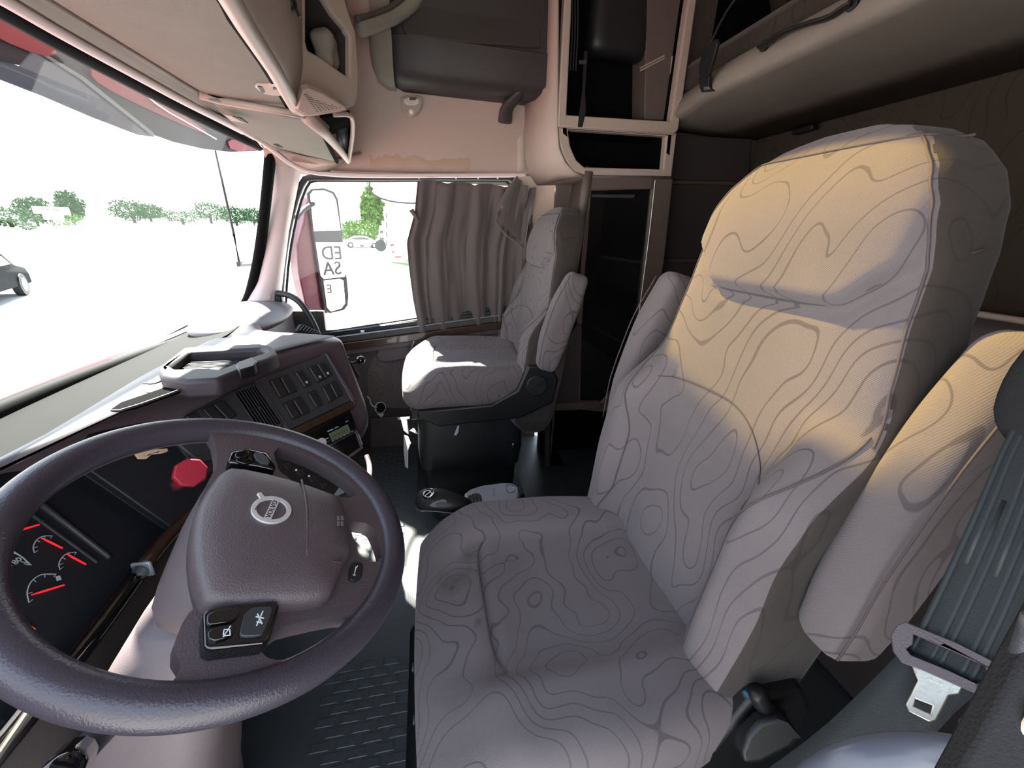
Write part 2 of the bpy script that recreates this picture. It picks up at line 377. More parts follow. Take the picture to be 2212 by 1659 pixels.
# ================================================================ seats
def build_seat(label, x0, y0, zt, zb, passenger=False, arm_low=.665, cx=0.0, sh=0.0):
    shx = lambda z: sh*sstep(.72, .93, z)
    """zt: top of the cushion, zb: height that carries the backrest"""
    T = thing('cab_chair', label, 'seat', (x0, y0, 0))
    T['group'] = 'cloth covered air ride seats'
    del T['group']
    # ---- cushion
    hw, yf, yb, th = .290, .03, -.50, .145
    L = (yf-yb)/2; yc = (yf+yb)/2
    def cush(p):
        x, y, z = p
        top = sstep(-.02, .06, z)
        w = 1 - .10*sstep(.0, -L, y) - .07*sstep(L*.75, L, y)
        z2 = z
        bol = sstep(.11, .19, abs(x)) * sstep(L*1.0, L*.45, y)
        z2 += top*(.018*bol - .012*(1-bol))
        z2 += top*(-.030*sstep(L*.45, L, y))                     # front edge rolls down
        z2 += top*(.02*sstep(.0, -L, y)*0)
        for sx in (-1, 1):                                     # sewn channel beside the centre panel
            d = abs(x - sx*.150)
            if y < L*.55: z2 -= top*.010*max(0, 1-d/.010)
        # cross seam behind the front roll
        if abs(x) < .15: z2 -= top*.006*max(0, 1-abs(y-L*.5)/.009)
        z2 += .0035*noise.noise(V((x*9, y*9, z*9)))
        y2 = y + (.012*math.cos(x/hw*1.5) if y > 0 else 0)*sstep(0, L, y)
        return V((x0+cx+x*w, y0+yc+y2, zt-th/2+z2))
    cu = rbox('seat_cushion', (hw, L, th/2), .05, .012, cush, FAB, T)
    def seam(pts, r=.0016, parent=cu, fn=cush, lift=.0008):
        q = [fn(V(p)) for p in pts]; q = [p+V((0, 0, lift)) for p in q]
        return tube('seam', smooth_path(q, 1), r, SEAM, parent, seg=6, smooth=180)
    zz = th/2
    for sx in (-1, 1):
        pts = [(sx*.150, -L+.02+(L*1.45-.02)*t/20, zz) for t in range(21)]
        pts += [(sx*(.150-.012), L*.49, zz), (sx*.12, L*.52, zz), (sx*.08, L*.53, zz)]
        seam(pts)
    seam([(x/20*.09, L*.53, zz) for x in range(-20, 21)])
    # front and side welts
    skirt_z = -.035
    # ---- backrest
    fy = lambda z: -.455 - .115*(z-.5)                          # front face line for z above the cushion (z in seat heights)
    Z0, Z1 = .40, 1.305
    HW = [(0, .205), (.03, .24), (.10, .265), (.30, .275), (.45, .268), (.55, .252), (.62, .238), (.663, .229), (.751, .214), (.825, .206), (.88, .194), (.92, .176), (.96, .145), (.985, .105), (1, .05)]
    def hwf(v):
        for (a, p), (b, q) in zip(HW, HW[1:]):
            if v <= b:
                t = (v-a)/(b-a); return p+(q-p)*(t*t*(3-2*t)*.4+t*.6)
        return .05
    def front(x, z):
        v = (z-Z0)/(Z1-Z0); f = 0
        bol = sstep(.125, .20, abs(x))*sstep(.62, .46, v)*sstep(-.02, .10, v)
        f += .068*bol
        f -= .010*max(0, 1-abs(abs(x)-.148-.03*max(0, .25-v)*4)/.010)*sstep(.60, .52, v)
        f += .012*sstep(.35, .1, v)*(1-bol)
        # head pillow: proud, with a cut lower edge
        zb_ = 1.072 + .75*max(0, abs(x+.010)-.105)*sstep(.10, .16, abs(x+.01))
        pil = sstep(zb_-.008, zb_+.020, z)*sstep(.212, .170, abs(x))
        f += .018*pil - .007*math.exp(-((z-zb_)/.009)**2)*sstep(.205, .17, abs(x))
        # lumbar seam
        f += .004*noise.noise(V((x*7, z*7, 3.1)))
        f -= .014*sstep(.78, 1.0, v)**2
        return f
    rings = []; M = 120
    nz = 110
    for j in range(nz+1):
        v = j/nz
        v = v if v < .9 else .9+.1*math.sin((v-.9)/.1*math.pi/2)
        z = Z0+(Z1-Z0)*v; w = hwf(v)
        dep = .062 if v < .9 else .062*math.sqrt(max(.02, 1-((v-.9)/.1)**2*.9))
        if v < .08: dep *= .6+.4*v/.08
        yc_ = fy(z)-.062 - .010*sstep(.85, 1, v)
        rg = []
        for i in range(M):
            a = 2*math.pi*i/M; ca, sa = math.cos(a), math.sin(a); e = 2/5.0
            x = math.copysign(abs(ca)**e, ca)*w; y = math.copysign(abs(sa)**e, sa)*dep
            if sa > 0: y += front(x, z)*min(1, sa*4)
            rg.append(V((x0+x+shx(z), y0+yc_+y, zb+z)))
        rings.append(rg)
    bk = loft('backrest', rings, FAB, T, smooth=180)
    def bp(x, z, l=.0012):
        v = (z-Z0)/(Z1-Z0); w = hwf(v); dep = .062 if v < .9 else .062*math.sqrt(max(.02, 1-((v-.9)/.1)**2*.9))
        sa = (max(0, 1-(min(1, abs(x)/w))**5))**(1/5)
        yc_ = fy(z)-.062 - .010*sstep(.85, 1, v)
        saa = min(1, ((max(0, 1-(min(1, abs(x)/w))**5))**.5)*4)
        return V((x0+x+shx(z), y0+yc_+sa*dep+front(x, z)*saa+l, zb+z))
    def bseam(pts, r=.0016): return tube('seam', smooth_path([bp(*p) for p in pts], 1), r, SEAM, bk, seg=6, smooth=180)
    for sx in (-1, 1):                                         # edge welt round the head and down the side
        pts = []
        for t in range(0, 41):
            z = .93+.345*t/40; w = hwf((z-Z0)/(Z1-Z0)); pts.append((sx*(w-.012), z))
        bseam(pts)
        bseam([(sx*(.165+.06*sstep(.72, .93, z)*1.0 + .02*sstep(.6, .5, z)), z) for z in [.52+.42*t/30 for t in range(31)]])
    bseam([(x/40*.145, 1.276) for x in range(-40, 41)])
    bseam([(-.21, 1.155), (-.17, 1.118), (-.128, 1.079), (-.06, 1.073), (.0, 1.073), (.06, 1.073), (.10, 1.075), (.15, 1.113), (.205, 1.155)])
    bseam([(x/30*.165, .90-.02*(x/30)**2-.10*max(0, -x/30)**2) for x in range(-30, 31)], .0010)
    bk.data.materials.append(FAB_SHADE)
    for p_ in bk.data.polygons:                                # side shade painted into the cloth colour on the backrest's thickness
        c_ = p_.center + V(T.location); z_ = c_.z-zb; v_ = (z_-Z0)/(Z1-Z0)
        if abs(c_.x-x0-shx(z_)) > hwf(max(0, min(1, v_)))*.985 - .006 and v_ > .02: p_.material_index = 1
    # ---- folded up armrests
    for sx in (-1, 1):
        a0 = V((sx*.308, -.500, arm_low)); a1 = V((sx*.308, -.600, 1.075)); d = (a1-a0).normalized(); L2 = (a1-a0).length/2
        side = V((1, 0, 0)); nn = side.cross(d)
        if nn.y < 0: nn = -nn
        c = (a0+a1)/2
        def arm(p):
            t = p.y/L2
            w = 1-.12*sstep(.5, 1, t)-.10*sstep(-.6, -1, t)
            zz_ = p.z*(1-.25*sstep(.3, 1, abs(t)))
            zz_ += .012*math.cos(t*1.4)
            q = c+side*p.x*w+d*p.y+nn*zz_
            return V((x0, y0, zb))+q
        ar = rbox('armrest', (.038, L2, .052), .028, .010, arm, FAB, T)
        tube('seam', [arm(V((sx*-.036*(-1 if True else 1)*1.0, L2*t/12, .050)))+V((0, .001, 0)) for t in range(-11, 12)], .0014, SEAM, ar, seg=6, smooth=180)
    # ---- frame, recliner, base
    fr = .0
    for sx in (-1, 1):
        pl = Pl((x0+sx*.262, y0, 0), (sx, 0, 0)); 
        prof = [(-.02, zt-.17), (-.02, zt-.14), (-.30, zt-.125), (-.40, zt-.07), (-.44, zt+.03), (-.53, zt+.03), (-.565, zt-.03), (-.55, zt-.13), (-.42, zt-.19), (-.10, zt-.21)]
        pr = [V((x0+sx*.285, y0+y, z)) for y, z in prof]; pq = [V((x0+sx*.245, y0+y, z)) for y, z in prof]
        hexa('side_cover', pr, pq, BLACK, T, bevel=.008)
        disc('recliner_knob', (x0+sx*.287, y0-.475, zt-.045), (sx, 0, 0), .045, .0, GLOSS, T, bevel=.004) if False else None
        k = disc('recliner_cap', (x0+sx*.296, y0-.475, zt-.05), (sx, 0, 0), .042, .016, RUBBER, T, bevel=.004)
        box('cap_slot', (x0+sx*.298, y0-.475, zt-.045), (.004, .055, .008), SILV if False else BLACK, k, bevel=.001, rot=Matrix.Rotation(R(-30), 3, 'X'))
    box('seat_pan', (x0, y0-.24, zt-.17), (.50, .50, .05), BLACK, T, bevel=.01)
    # bellows around the suspension
    rg = []
    zs = [(.02, .200), (.10, .205), (.17, .212), (.175, .222), (.26, .228), (zt-.25, .222), (zt-.19, .215)]
    for z, h in zs:
        n_ = 48; r_ = []
        for i in range(n_):
            a = 2*math.pi*i/n_; e = 2/9
            x = math.copysign(abs(math.cos(a))**e, math.cos(a))*h; y = math.copysign(abs(math.sin(a))**e, math.sin(a))*(h-.005)
            q = .010*noise.noise(V((x*14, y*14, z*9)))
            r_.append(V((x0+x*(1+q*2), y0-.235+y*(1+q*2), z)))
        rg.append(r_)
    bl = loft('bellows', rg, RUBBER, T, smooth=60)
    box('seat_base', (x0, y0-.235, .012), (.47, .47, .024), BLACK, T, bevel=.004)
    return T, cush, bp
drv, dcush, dbp = build_seat("driver's cloth seat with wavy contour print, nearest the camera", .585, .0, .505, 0.0, cx=-.015, sh=-.030)
pas, pcush, pbp = build_seat('passenger cloth seat with wavy contour print, in front of the brown curtain', 1.75, .068, .617, -.083, True, arm_low=.72)
pas.scale = (1.03, 1.03, 1.03)

# ================================================================ shell surfaces
def gridwall(name, rows, mat_, parent=None, fl=.5, **k):
    """rows of points joined into one skin with a little thickness"""
    vs, fs = ring_loft(rows, False, False)
    return mesh(name, vs, fs, mat_, parent, solid=k.pop('solid', .012), **k)
WT, WB, WF, WR = 1.375, .70, .535, -.50     # passenger window: top, sill, front, rear
# lower door panel
PD = Pl((XR, 0, .4), (-1, 0, 0))
def rowz(z, x=XR, a=.95, b=-.62): return [V((x, y, z)) for y in (a, .6, .3, 0, -.3, b)]
dw = gridwall('wall_right', [rowz(.0), rowz(.30), rowz(.32, XR-.0), rowz(.60), rowz(.645)], DBROWN, solid=.02, smooth=30); st(dw)
# side door trim
T = thing('side_door', 'dark brown passenger door panel with wood strip and sill below the side window', 'door', (XR, 0, .2)); 
T['kind'] = 'structure'; T.name = 'door_1'
PDi = Pl((XR-.02, 0, .4), (-1, 0, 0))
def plp(name, pl, uv, m, par, **k): return plate(name, pl, uv, m, par, px=False, **k)
plate('cloth_panel', PDi, [(790, 790), (830, 748), (905, 735), (1010, 735), (1045, 760), (1040, 880), (840, 885), (795, 870)], DOORF, T, t=.018, bevel=.005, rnd=1)
plate('armrest_pocket', PDi.off(.012), [(810, 762), (835, 742), (905, 728), (960, 735), (950, 760), (880, 775), (820, 785)], DASH, T, t=.012, bevel=.004, rnd=1)
plate('door_bin', PDi.off(.01), [(800, 905), (1000, 890), (1000, 960), (800, 985)], DBROWN, T, t=.02, bevel=.004)
tube('door_pull', [PDi.W(895, 730, .03), PDi.W(893, 740, .035), PDi.W(888, 752, .03)], .006, STEEL, T)
# sill in steps under the window
def sill(name, z0, z1, x, m, d=.03, par=T):
    e = lambda y, z: z + .075*(-(y-.04))*0
    f = lambda Y, z: V((x, Y, z - .135*(Y-.04)))
    v = [f(.62, z1), f(-.60, z1), f(-.60, z0), f(.62, z0)]
    hexa(name, v, [p+V((d, 0, 0)) for p in v], m, par, bevel=.003)
sill('sill_rail', .690, .712, XR-.030, BLACK, .06)
sill('sill_lip', .684, .690, XR-.046, SILV, .06)
sill('sill_ledge', .655, .684, XR-.042, DBROWN, .06)
sill('wood_strip', .618, .655, XR-.060, WOOD, .05)
sill('sill_base', .59, .618, XR-.045, DASH, .05)
box('window_switch', A(783, 716, 'X', XR-.055), (.006, .018, .012), WHT, T, bevel=.002)
# header over the window
PH = Pl((2.05, 0, 1.5), (-1, 0, .12))
hr = []
for (x, z) in ((2.10, 1.372), (2.085, 1.395), (2.06, 1.45), (2.02, 1.60), (1.98, 1.74), (1.93, 1.9)):
    hr.append([V((x - (.13*sstep(.35, .60, y)), y, z+.045*(-(y)-.0)*.9 + .02)) for y in [(.60-1.15*i/24) for i in range(25)]])
header = gridwall('wall_right.001', hr, PINK, solid=.012, smooth=180); st(header)
header.name = 'header_panel_right'
# stain on it is in the vinyl
pn = PINK.node_tree; Lk = pn.links.new; pb = pn.nodes['Principled BSDF']
src = pb.inputs['Base Color'].links[0].from_socket
g_ = pn.nodes.new('ShaderNodeNewGeometry'); sx_ = pn.nodes.new('ShaderNodeSeparateXYZ'); Lk(g_.outputs['Position'], sx_.inputs[0])
nz_ = pn.nodes.new('ShaderNodeTexNoise'); nz_.inputs['Scale'].default_value = 9; nz_.inputs['Detail'].default_value = 5; Lk(g_.outputs['Position'], nz_.inputs['Vector'])
def M_(op, a, b=None, cl=False):
    x = pn.nodes.new('ShaderNodeMath'); x.operation = op; x.use_clamp = cl
    for i, q in enumerate((a, b)):
        if q is None: continue
        if isinstance(q, (int, float)): x.inputs[i].default_value = q
        else: Lk(q, x.inputs[i])
    return x.outputs[0]
edge = M_('ADD', M_('MULTIPLY', nz_.outputs[0], .13), M_('MULTIPLY', sx_.outputs['Y'], -.02))
d_ = M_('SUBTRACT', M_('ADD', edge, 1.385), sx_.outputs['Z'])          # + below the tide line
band = M_('MULTIPLY', M_('GREATER_THAN', d_, 0), M_('SUBTRACT', 1.0, M_('MULTIPLY', d_, 22), True), True)
ylim = M_('MULTIPLY', M_('GREATER_THAN', sx_.outputs['Y'], -.22), M_('LESS_THAN', sx_.outputs['Y'], .22))
mx_ = pn.nodes.new('ShaderNodeMix'); mx_.data_type = 'RGBA'; mx_.inputs[7].default_value = (.30, .20, .12, 1)
Lk(M_('MULTIPLY', M_('MULTIPLY', band, ylim), .75), mx_.inputs[0]); Lk(src, mx_.inputs[6]); Lk(mx_.outputs[2], pb.inputs['Base Color'])
# header lower rail, curved, along the top of the side window into the windscreen header
HR = [A(1135, 378, 'X', 2.09), A(1000, 379, 'X', 2.09), A(800, 380, 'X', 2.09), A(700, 376, 'X', 2.07), A(655, 368, 'X', 2.03), A(620, 350, 'X', 1.98), A(590, 325, 'X', 1.93), A(560, 300, 'Y', .60), A(420, 232, 'Y', .63), A(280, 155, 'Y', .64), A(130, 72, 'Y', .64), A(0, -5, 'Y', .64), A(-200, -115, 'Y', .64)]
st(tube('trim_1', HR, .010, LITE, sm=2, seg=8, smooth=180))
st(tube('trim_2', [p+V((0, .018, .004)) for p in HR[6:]], .004, CHROME, sm=1, seg=8, smooth=180))
st(tube('trim_3', [p+V((0, .032, .010)) for p in HR[6:]], .005, CHROME, sm=1, seg=8, smooth=180))
# black windscreen seal
GB = [A(-260, 1020, 'Y', .83), A(0, 905, 'Y', .86), A(150, 840, 'Y', .87), A(300, 782, 'Y', .87), A(430, 735, 'Y', .86), A(505, 698, 'Y', .83), A(535, 665, 'Y', .78), A(556, 590, 'Y', .72), A(572, 480, 'Y', .65), A(585, 350, 'Y', .585), A(587, 330, 'Y', .58)]
GT = [A(560, 318, 'Y', .62), A(420, 250, 'Y', .66), A(280, 176, 'Y', .67), A(130, 96, 'Y', .67), A(0, 22, 'Y', .67), A(-260, -120, 'Y', .66)]
GB = [p+V((0, 0, .014)) for p in GB]
st(tube('trim_4', GB, .021, SEALM, sm=2, seg=10, smooth=180))
st(tube('trim_5', GT, .014, SEALM, sm=1, seg=10, smooth=180))
# windscreen glass
top = [GT[5], GT[4], GT[3], GT[2], GT[1], GT[0], GB[9]]; bot = [GB[0], GB[1], GB[2], GB[3], GB[4], GB[5], GB[6]]
wg = []
for t in (0, .25, .5, .75, 1): wg.append([a.lerp(b, t)+V((0, .02*math.sin(math.pi*t), 0)) for a, b in zip(top, bot)])
w1 = gridwall('window_1', wg, GLASS, solid=0, smooth=180); st(w1)
# A pillar
pL = [(600, 340), (593, 420), (580, 520), (565, 610), (548, 672), (525, 706)]
pR = [(648, 372), (636, 430), (622, 500), (612, 580), (604, 650), (602, 712)]
rows = []
for i, (a, b) in enumerate(zip(pL, pR)):
    yl = [.565, .61, .655, .705, .74, .77][i]; P0 = A(*a, 'Y', yl); P1 = A(*b, 'X', 2.08)
    m1 = P0.lerp(P1, .5)+V((-.025, -.025, 0)); q0 = P0.lerp(P1, .12)+V((-.012, -.012, 0)); q1 = P0.lerp(P1, .88)+V((-.014, -.012, 0))
    rows.append([P0+V((.02, .05, 0)), P0, q0, m1, q1, P1, P1+V((.05, .02, 0))])
pil = gridwall('a_pillar', rows, LITE, solid=.008, smooth=180); st(pil); pil.name = 'trim_6'
disc('trim_cap', A(578, 643, 'X', 1.97)+V((0, 0, 0)), (-1, -.6, .1), .012, .003, LITE, pil)
# side window seal and glass
SW = [(655, 388), (635, 440), (618, 520), (608, 600), (604, 700), (640, 722), (700, 726), (800, 710), (905, 694), (1060, 668), (1130, 655), (1140, 500), (1135, 385), (1000, 383), (800, 384), (700, 383), (672, 383)]
swp = [A(x, y, 'X', 2.105) for x, y in SW]
st(tube('trim_7', swp, .013, RUBBER, sm=1, cyc=True, seg=10, smooth=180))
st(tube('trim_8', [p.lerp(A(870, 540, 'X', 2.12), .035)+V((.02, 0, 0)) for p in swp], .006, BLACK, sm=1, cyc=True, seg=8, smooth=180))
gl = [p+V((.02, 0, 0)) for p in swp]
w2 = mesh('window_2', gl, [tuple(range(len(gl)))], GLASS, fix=False); st(w2)
# red edge of the door frame seen between pillar and seal
st(tube('trim_9', [A(612, 650, 'X', 2.16), A(610, 712, 'X', 2.16)], .008, REDP, seg=8))

# sleeper: side wall, rear wall, roof
st(wall('wall_right.002', [(XB, -.60, .0), (XB, YB, 0), (XB, YB, 2.2), (XB, -.60, 2.2)], BROWN)).name = 'wall_sleeper'
st(wall('wall_back', [(-.15, YB, 0), (XB+.03, YB, 0), (XB+.03, YB, 2.2), (-.15, YB, 2.2)], BACKF, n=(0, -1, 0)))
st(wall('wall_left', [(-.13, -.25, 0), (-.13, YB-.03, 0), (-.13, YB-.03, 2.2), (-.13, -.25, 2.2)], BEIGE, n=(-1, 0, 0)))
st(wall('wall_left.001', [(-.13, -.62, 1.62), (-.13, .75, 1.62), (-.13, .75, 2.2), (-.13, -.62, 2.2)], BEIGE, n=(-1, 0, 0)))
st(wall('wall_left.002', [(-.13, .52, 0), (-.13, .95, 0), (-.13, .95, .80), (-.13, .52, .80)], DBROWN, n=(-1, 0, 0)))
st(wall('wall_front', [(-.15, .97, -.02), (XR+.05, .97, -.02), (XR+.05, .92, .74), (-.15, .92, .74)], DBROWN, n=(0, 1, 0)))
st(wall('wall_front.001', [(-.15, .72, 1.47), (2.0, .66, 1.47), (2.0, .62, 2.2), (-.15, .62, 2.2)], BEIGE, n=(0, 1, 0)))
st(wall('wall_right.003', [(2.06, .70, 1.75), (2.06, -.70, 1.75), (2.06, -.70, 2.2), (2.06, .70, 2.2)], BEIGE))
st(wall('wall_right.004', [(2.115, -.46, .60), (2.115, -.80, .60), (2.09, -.80, 1.46), (2.09, -.46, 1.40)], BEIGE))
st(wall('wall_right.005', [(2.125, .62, 1.355), (2.125, -.60, 1.365), (2.125, -.60, 1.50), (2.125, .62, 1.50)], BEIGE))
st(wall('wall_right.006', [(2.14, .50, .0), (2.14, .98, 0), (2.14, .98, .75), (2.14, .50, .75)], DBROWN))
# unseen roof; added skylight, its hole shaped to throw the driver's backrest beam
ZR = 2.15
LITPX = [(1432, 640), (1436, 800), (1500, 860), (1560, 925), (1600, 978), (1650, 1008), (1690, 1008), (1730, 985), (1790, 1010), (1850, 1060), (1900, 1085), (1950, 1040), (2010, 1060), (2080, 1100), (2130, 1090), (2175, 900), (2190, 700), (2190, 420), (2150, 240), (1950, 190), (1690, 215), (1480, 330), (1420, 480)]
hole = []
for x, y in LITPX:
    p = A(x, y, 'Y', -.50 if y > 700 else -.54); k = (ZR-p.z)/SUN.z; q = p+SUN*k; hole.append((q.x, q.y))
PR = Pl((0, 0, ZR), (0, 0, -1), (0, 1, 0))
def ruv(p): d = V((p[0], p[1], ZR))-PR.o; return (d.dot(PR.u), d.dot(PR.v))
st(plate('ceiling', PR, [ruv(p) for p in [(-.16, .75), (2.1, .75), (2.1, -1.62), (-.16, -1.62)]], LITE, holes=[[ruv(p) for p in hole]], t=.02, px=False))
sk = plate('added_skylight', PR.off(-.008), [ruv(p) for p in hole], TINT, px=False, t=.004); st(sk)

# ================================================================ upper bunk, rear panels
ZU = 1.62
T = thing('upper_bunk', 'upper sleeper bunk with pale vinyl underside, above the driver seat', 'bunk', (1.2, -1.3, ZU))
fr0 = [(1500, 200), (1543, 188), (1760, 101), (1978, 14), (2212, -80)]
fe = [A(x, y, 'Z', ZU) for x, y in fr0]
be = [V((XB-.01, YB+.01, ZU)), V((1.75, YB+.01, ZU)), V((1.3, YB+.01, ZU)), V((.8, YB+.01, ZU)), V((-.1, YB+.01, ZU))]
fe[0] = V((XB-.01, fe[1].y-.0, ZU)); fe[4] = V((-.1, fe[3].y, ZU))
yf_ = (fe[1].y+fe[3].y)/2
rows = []
prof = [(YB+.01, 0), (-1.3, -.004), (yf_-.03, 0), (yf_-.006, .004), (yf_+.002, .014), (yf_-.012, .05), (yf_-.035, .085), (yf_-.06, .092)]
for (y, z) in prof: rows.append([V((x, y+.05*sstep(1.45, 1.75, x)*(-1 if y > -1.2 else 0), ZU+z)) for x in [(-.1+(XB+.09)*i/20) for i in range(21)]])
gridwall('underside', rows, BUNK, T, solid=.01, smooth=60)
tube('welt', [V((x, yf_+.001-.05*sstep(1.45, 1.75, x), ZU+.012)) for x in [(-.1+(XB+.09)*i/20) for i in range(21)]], .004, BUNK, T, smooth=180)
box('mattress', (.92, (YB+yf_)/2-.03, ZU+.15), (XB+.1, (yf_-YB)-.10, .10), BACKF, T, bevel=.03)
PF = Pl((1.2, yf_-.01, ZU+.05), (0, 1, -.25))
T2 = thing('grab_strap', 'black moulded grab strap on the front edge of the upper bunk', 'handle', PF.W(1750, 60))
hp = [(1650, 100), (1672, 92), (1700, 70), (1760, 48), (1810, 35), (1835, 15), (1850, 5)]
tube('strap', [PF.W(x, y, .012+.012*math.sin(math.pi*i/6)) for i, (x, y) in enumerate(hp)], .0115, BLACK, T2, sm=1, flat=.5, seg=12, smooth=180)
for x, y in ((1655, 98), (1848, 8)): disc('end_boss', PF.W(x, y, .012), PF.n, .014, .012, BLACK, T2)
# bunk restraint buckle
T2 = thing('bunk_latch', 'black latch and buckle hanging at the left end of the upper bunk', 'latch', PF.W(1520, 180))
PL_ = PF.off(.03)
plate('latch_body', PL_, [(1517, 108), (1545, 85), (1549, 95), (1540, 130), (1530, 165), (1512, 170), (1508, 150)], BLACK, T2, t=.012, bevel=.002)
plate('latch_loop', PL_, [(1510, 168), (1532, 165), (1530, 185), (1540, 198), (1515, 200), (1510, 188)], BLACK, T2, t=.014, bevel=.002)
plate('rivet_plate', PL_.off(.003), [(1519, 188), (1530, 187), (1532, 193), (1521, 195)], STEEL, T2, t=.004, bevel=.001)
tube('latch_cord', [PL_.W(1535, 95, 0), PL_.W(1560, 40, 0), PL_.W(1600, -20, 0)], .004, BLACK, T2, sm=1)
PU = Pl((1.2, -1.25, 1.8), (0, 1, 0))
mk = plate('bunk_end_bolster', PU, [(1512, -40), (1570, -40), (1578, 0), (1578, 70), (1560, 140), (1515, 200), (1490, 190), (1500, 100)], VOID, t=.2, rnd=1, bevel=.01)
tag(mk, 'black padded end cover between the cabinet tower and upper bunk', 'cover')
hc = box('ceiling_hook_cover', A(1738, 280, 'Y', YB+.03), (.10, .03, .02), BLACK, bevel=.005)
tag(hc, 'small black bracket under the upper bunk on the rear wall', 'bracket')
# side wall trims of the sleeper seen between tower and driver's seat
PS = Pl((XB-.001, -1.3, 1.0), (-1, 0, 0))
T = thing('sleeper_side_panels', 'dark brown upholstered side panels of the sleeper beside the glossy locker door', 'wall panel', (XB-.01, -1.3, .4)); 
PS = PS.off(.021)
plate('upper_panel', PS, [(1450, 290), (1625, 300), (1617, 392), (1440, 388)], DBROWN, T, t=.02, bevel=.006)
plate('middle_panel', PS, [(1440, 396), (1616, 400), (1590, 560), (1415, 558)], DBROWN, T, t=.02, bevel=.008)
plate('lower_panel', PS, [(1414, 566), (1588, 568), (1560, 760), (1390, 780)], DBROWN, T, t=.02, bevel=.008)
# lower bunk with its pad behind the driver's seat
T = thing('lower_bunk', 'lower sleeper bunk with pale edge, behind the driver seat', 'bunk', (1.0, -1.3, 0))
box('bunk_box', (.93, -1.33, .24), (1.75, .48, .46), DBROWN, T, bevel=.01)
box('bunk_mattress', (.93, -1.33, .53), (1.72, .47, .12), BACKF, T, bevel=.03)
tube('piping', [V((.1, -1.10, .585)), V((1.75, -1.10, .585))], .006, FELT, T)
bolster = rbox('rear_bolster', (.80, .05, .12), .05, .04, lambda p: V((.9, YB+.07, .88))+p, DBROWN)
tag(bolster, 'dark backrest bolster along the rear wall above the lower bunk', 'bolster')
tube('bolster_rail', [V((.12, YB+.10, .995)), V((1.7, YB+.10, .995))], .009, BEIGE, bolster)

# ================================================================ dashboard
DB = thing('dashboard', 'dark mauve dashboard with angled centre stack of switches, under the windscreen', 'dashboard', (1.0, .6, .45))
stn = [  # windscreen side, seam on top, top of the face, foot of the face, tuck below
 ((-.12, .93, .735), (-.12, .60, .83), (-.12, .68, .78), (-.12, .58, .50), (-.12, .75, .40)),
 ((.35, .93, .735), (.35, .585, .83), (.36, .74, .77), (.36, .66, .50), (.36, .75, .40)),
 ((.62, .93, .735), (.60, .550, .83), (.62, .74, .77), (.62, .66, .50), (.62, .75, .40)),
 ((.80, .93, .735), (.781, .512, .83), (.80, .67, .77), (.78, .56, .50), (.80, .70, .38)),
 ((.93, .93, .735), (.905, .484, .83), (.935, .525, .775), (.86, .375, .53), (.95, .55, .36)),
 ((1.05, .93, .735), (1.00, .448, .83), (1.020, .434, .785), (.975, .277, .535), (1.08, .45, .36)),
 ((1.17, .93, .735), (1.133, .385, .83), (1.150, .340, .785), (1.075, .205, .555), (1.20, .38, .38)),
 ((1.27, .93, .735), (1.235, .305, .83), (1.245, .262, .785), (1.150, .160, .585), (1.28, .32, .42)),
 ((1.33, .93, .735), (1.300, .262, .827), (1.288, .235, .785), (1.195, .160, .600), (1.31, .30, .45)),
 ((1.40, .93, .735), (1.350, .285, .825), (1.345, .265, .780), (1.250, .200, .600), (1.34, .36, .45)),
 ((1.46, .93, .735), (1.395, .400, .820), (1.410, .390, .775), (1.350, .340, .560), (1.40, .45, .42)),
 ((1.56, .92, .735), (1.460, .570, .810), (1.470, .560, .775), (1.460, .530, .460), (1.46, .60, .40)),
 ((1.75, .90, .73), (1.70, .640, .795), (1.70, .628, .76), (1.70, .60, .42), (1.70, .70, .38)),
 ((2.09, .84, .72), (2.09, .640, .775), (2.09, .630, .74), (2.09, .60, .40), (2.09, .70, .36))]
rings = []
Lp = [A(x, y, 'Z', .822) for x, y in ((-80, 1062), (0, 1010), (100, 943), (200, 877), (300, 812), (400, 757), (480, 718), (545, 690))]
def frontY(x):
    if x <= Lp[0].x: return Lp[0].y
    for a, b in zip(Lp, Lp[1:]):
        if x <= b.x: return a.y+(b.y-a.y)*(x-a.x)/(b.x-a.x)
    return Lp[-1].y
fn_ = V((-.5716, -.6229, .534))
for i_, (T_, A_, B_, C_, D_) in enumerate(stn):
    T_, A_, B_, C_, D_ = map(V, (T_, A_, B_, C_, D_))
    T_.z = .70
    if 3 < i_ < 9: B_ -= fn_*.022; C_ -= fn_*.022
    L_ = V((A_.x, max(frontY(A_.x), A_.y+.02), .812))
    rings.append([T_, L_, A_.lerp(L_, .3)+V((0, 0, .002)), A_, A_.lerp(B_, .5)+(A_-T_).normalized()*.006, B_, B_.lerp(C_, .5), C_, C_.lerp(D_, .3)+V((0, 0, -.015)), D_])
body = loft('dash_body', rings, DASH, DB, closed=False, sub=2)
# top skin
tr = []
for T_, A_, *_x in stn[:9]:
    T_, A_ = V(T_), V(A_); L_ = V((A_.x, max(frontY(A_.x), A_.y+.03), .826)); d = (L_-A_).normalized()
    tr.append([L_+V((0, .004, -.02)), L_+V((0, 0, .004)), L_.lerp(A_, .5)+V((0, 0, .010)), A_+d*.016+V((0, 0, .0075)), A_+d*.012+V((0, 0, .002))])
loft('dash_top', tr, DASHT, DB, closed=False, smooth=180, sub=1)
band = []
for T_, A_, *_x in stn:
    x = A_[0]; y0_ = max(frontY(x), A_[1]+.03)+.004
    band.append([V((x, y0_, .806)), V((x, y0_+.02, .797)), V((x, y0_*.5+.42, .785)), V((x, .80, .772)), V((x, .835, .765)), V((x*.98, .90, .745))])
loft('defroster_band', band, BANDM, DB, closed=False, smooth=180, sub=1)
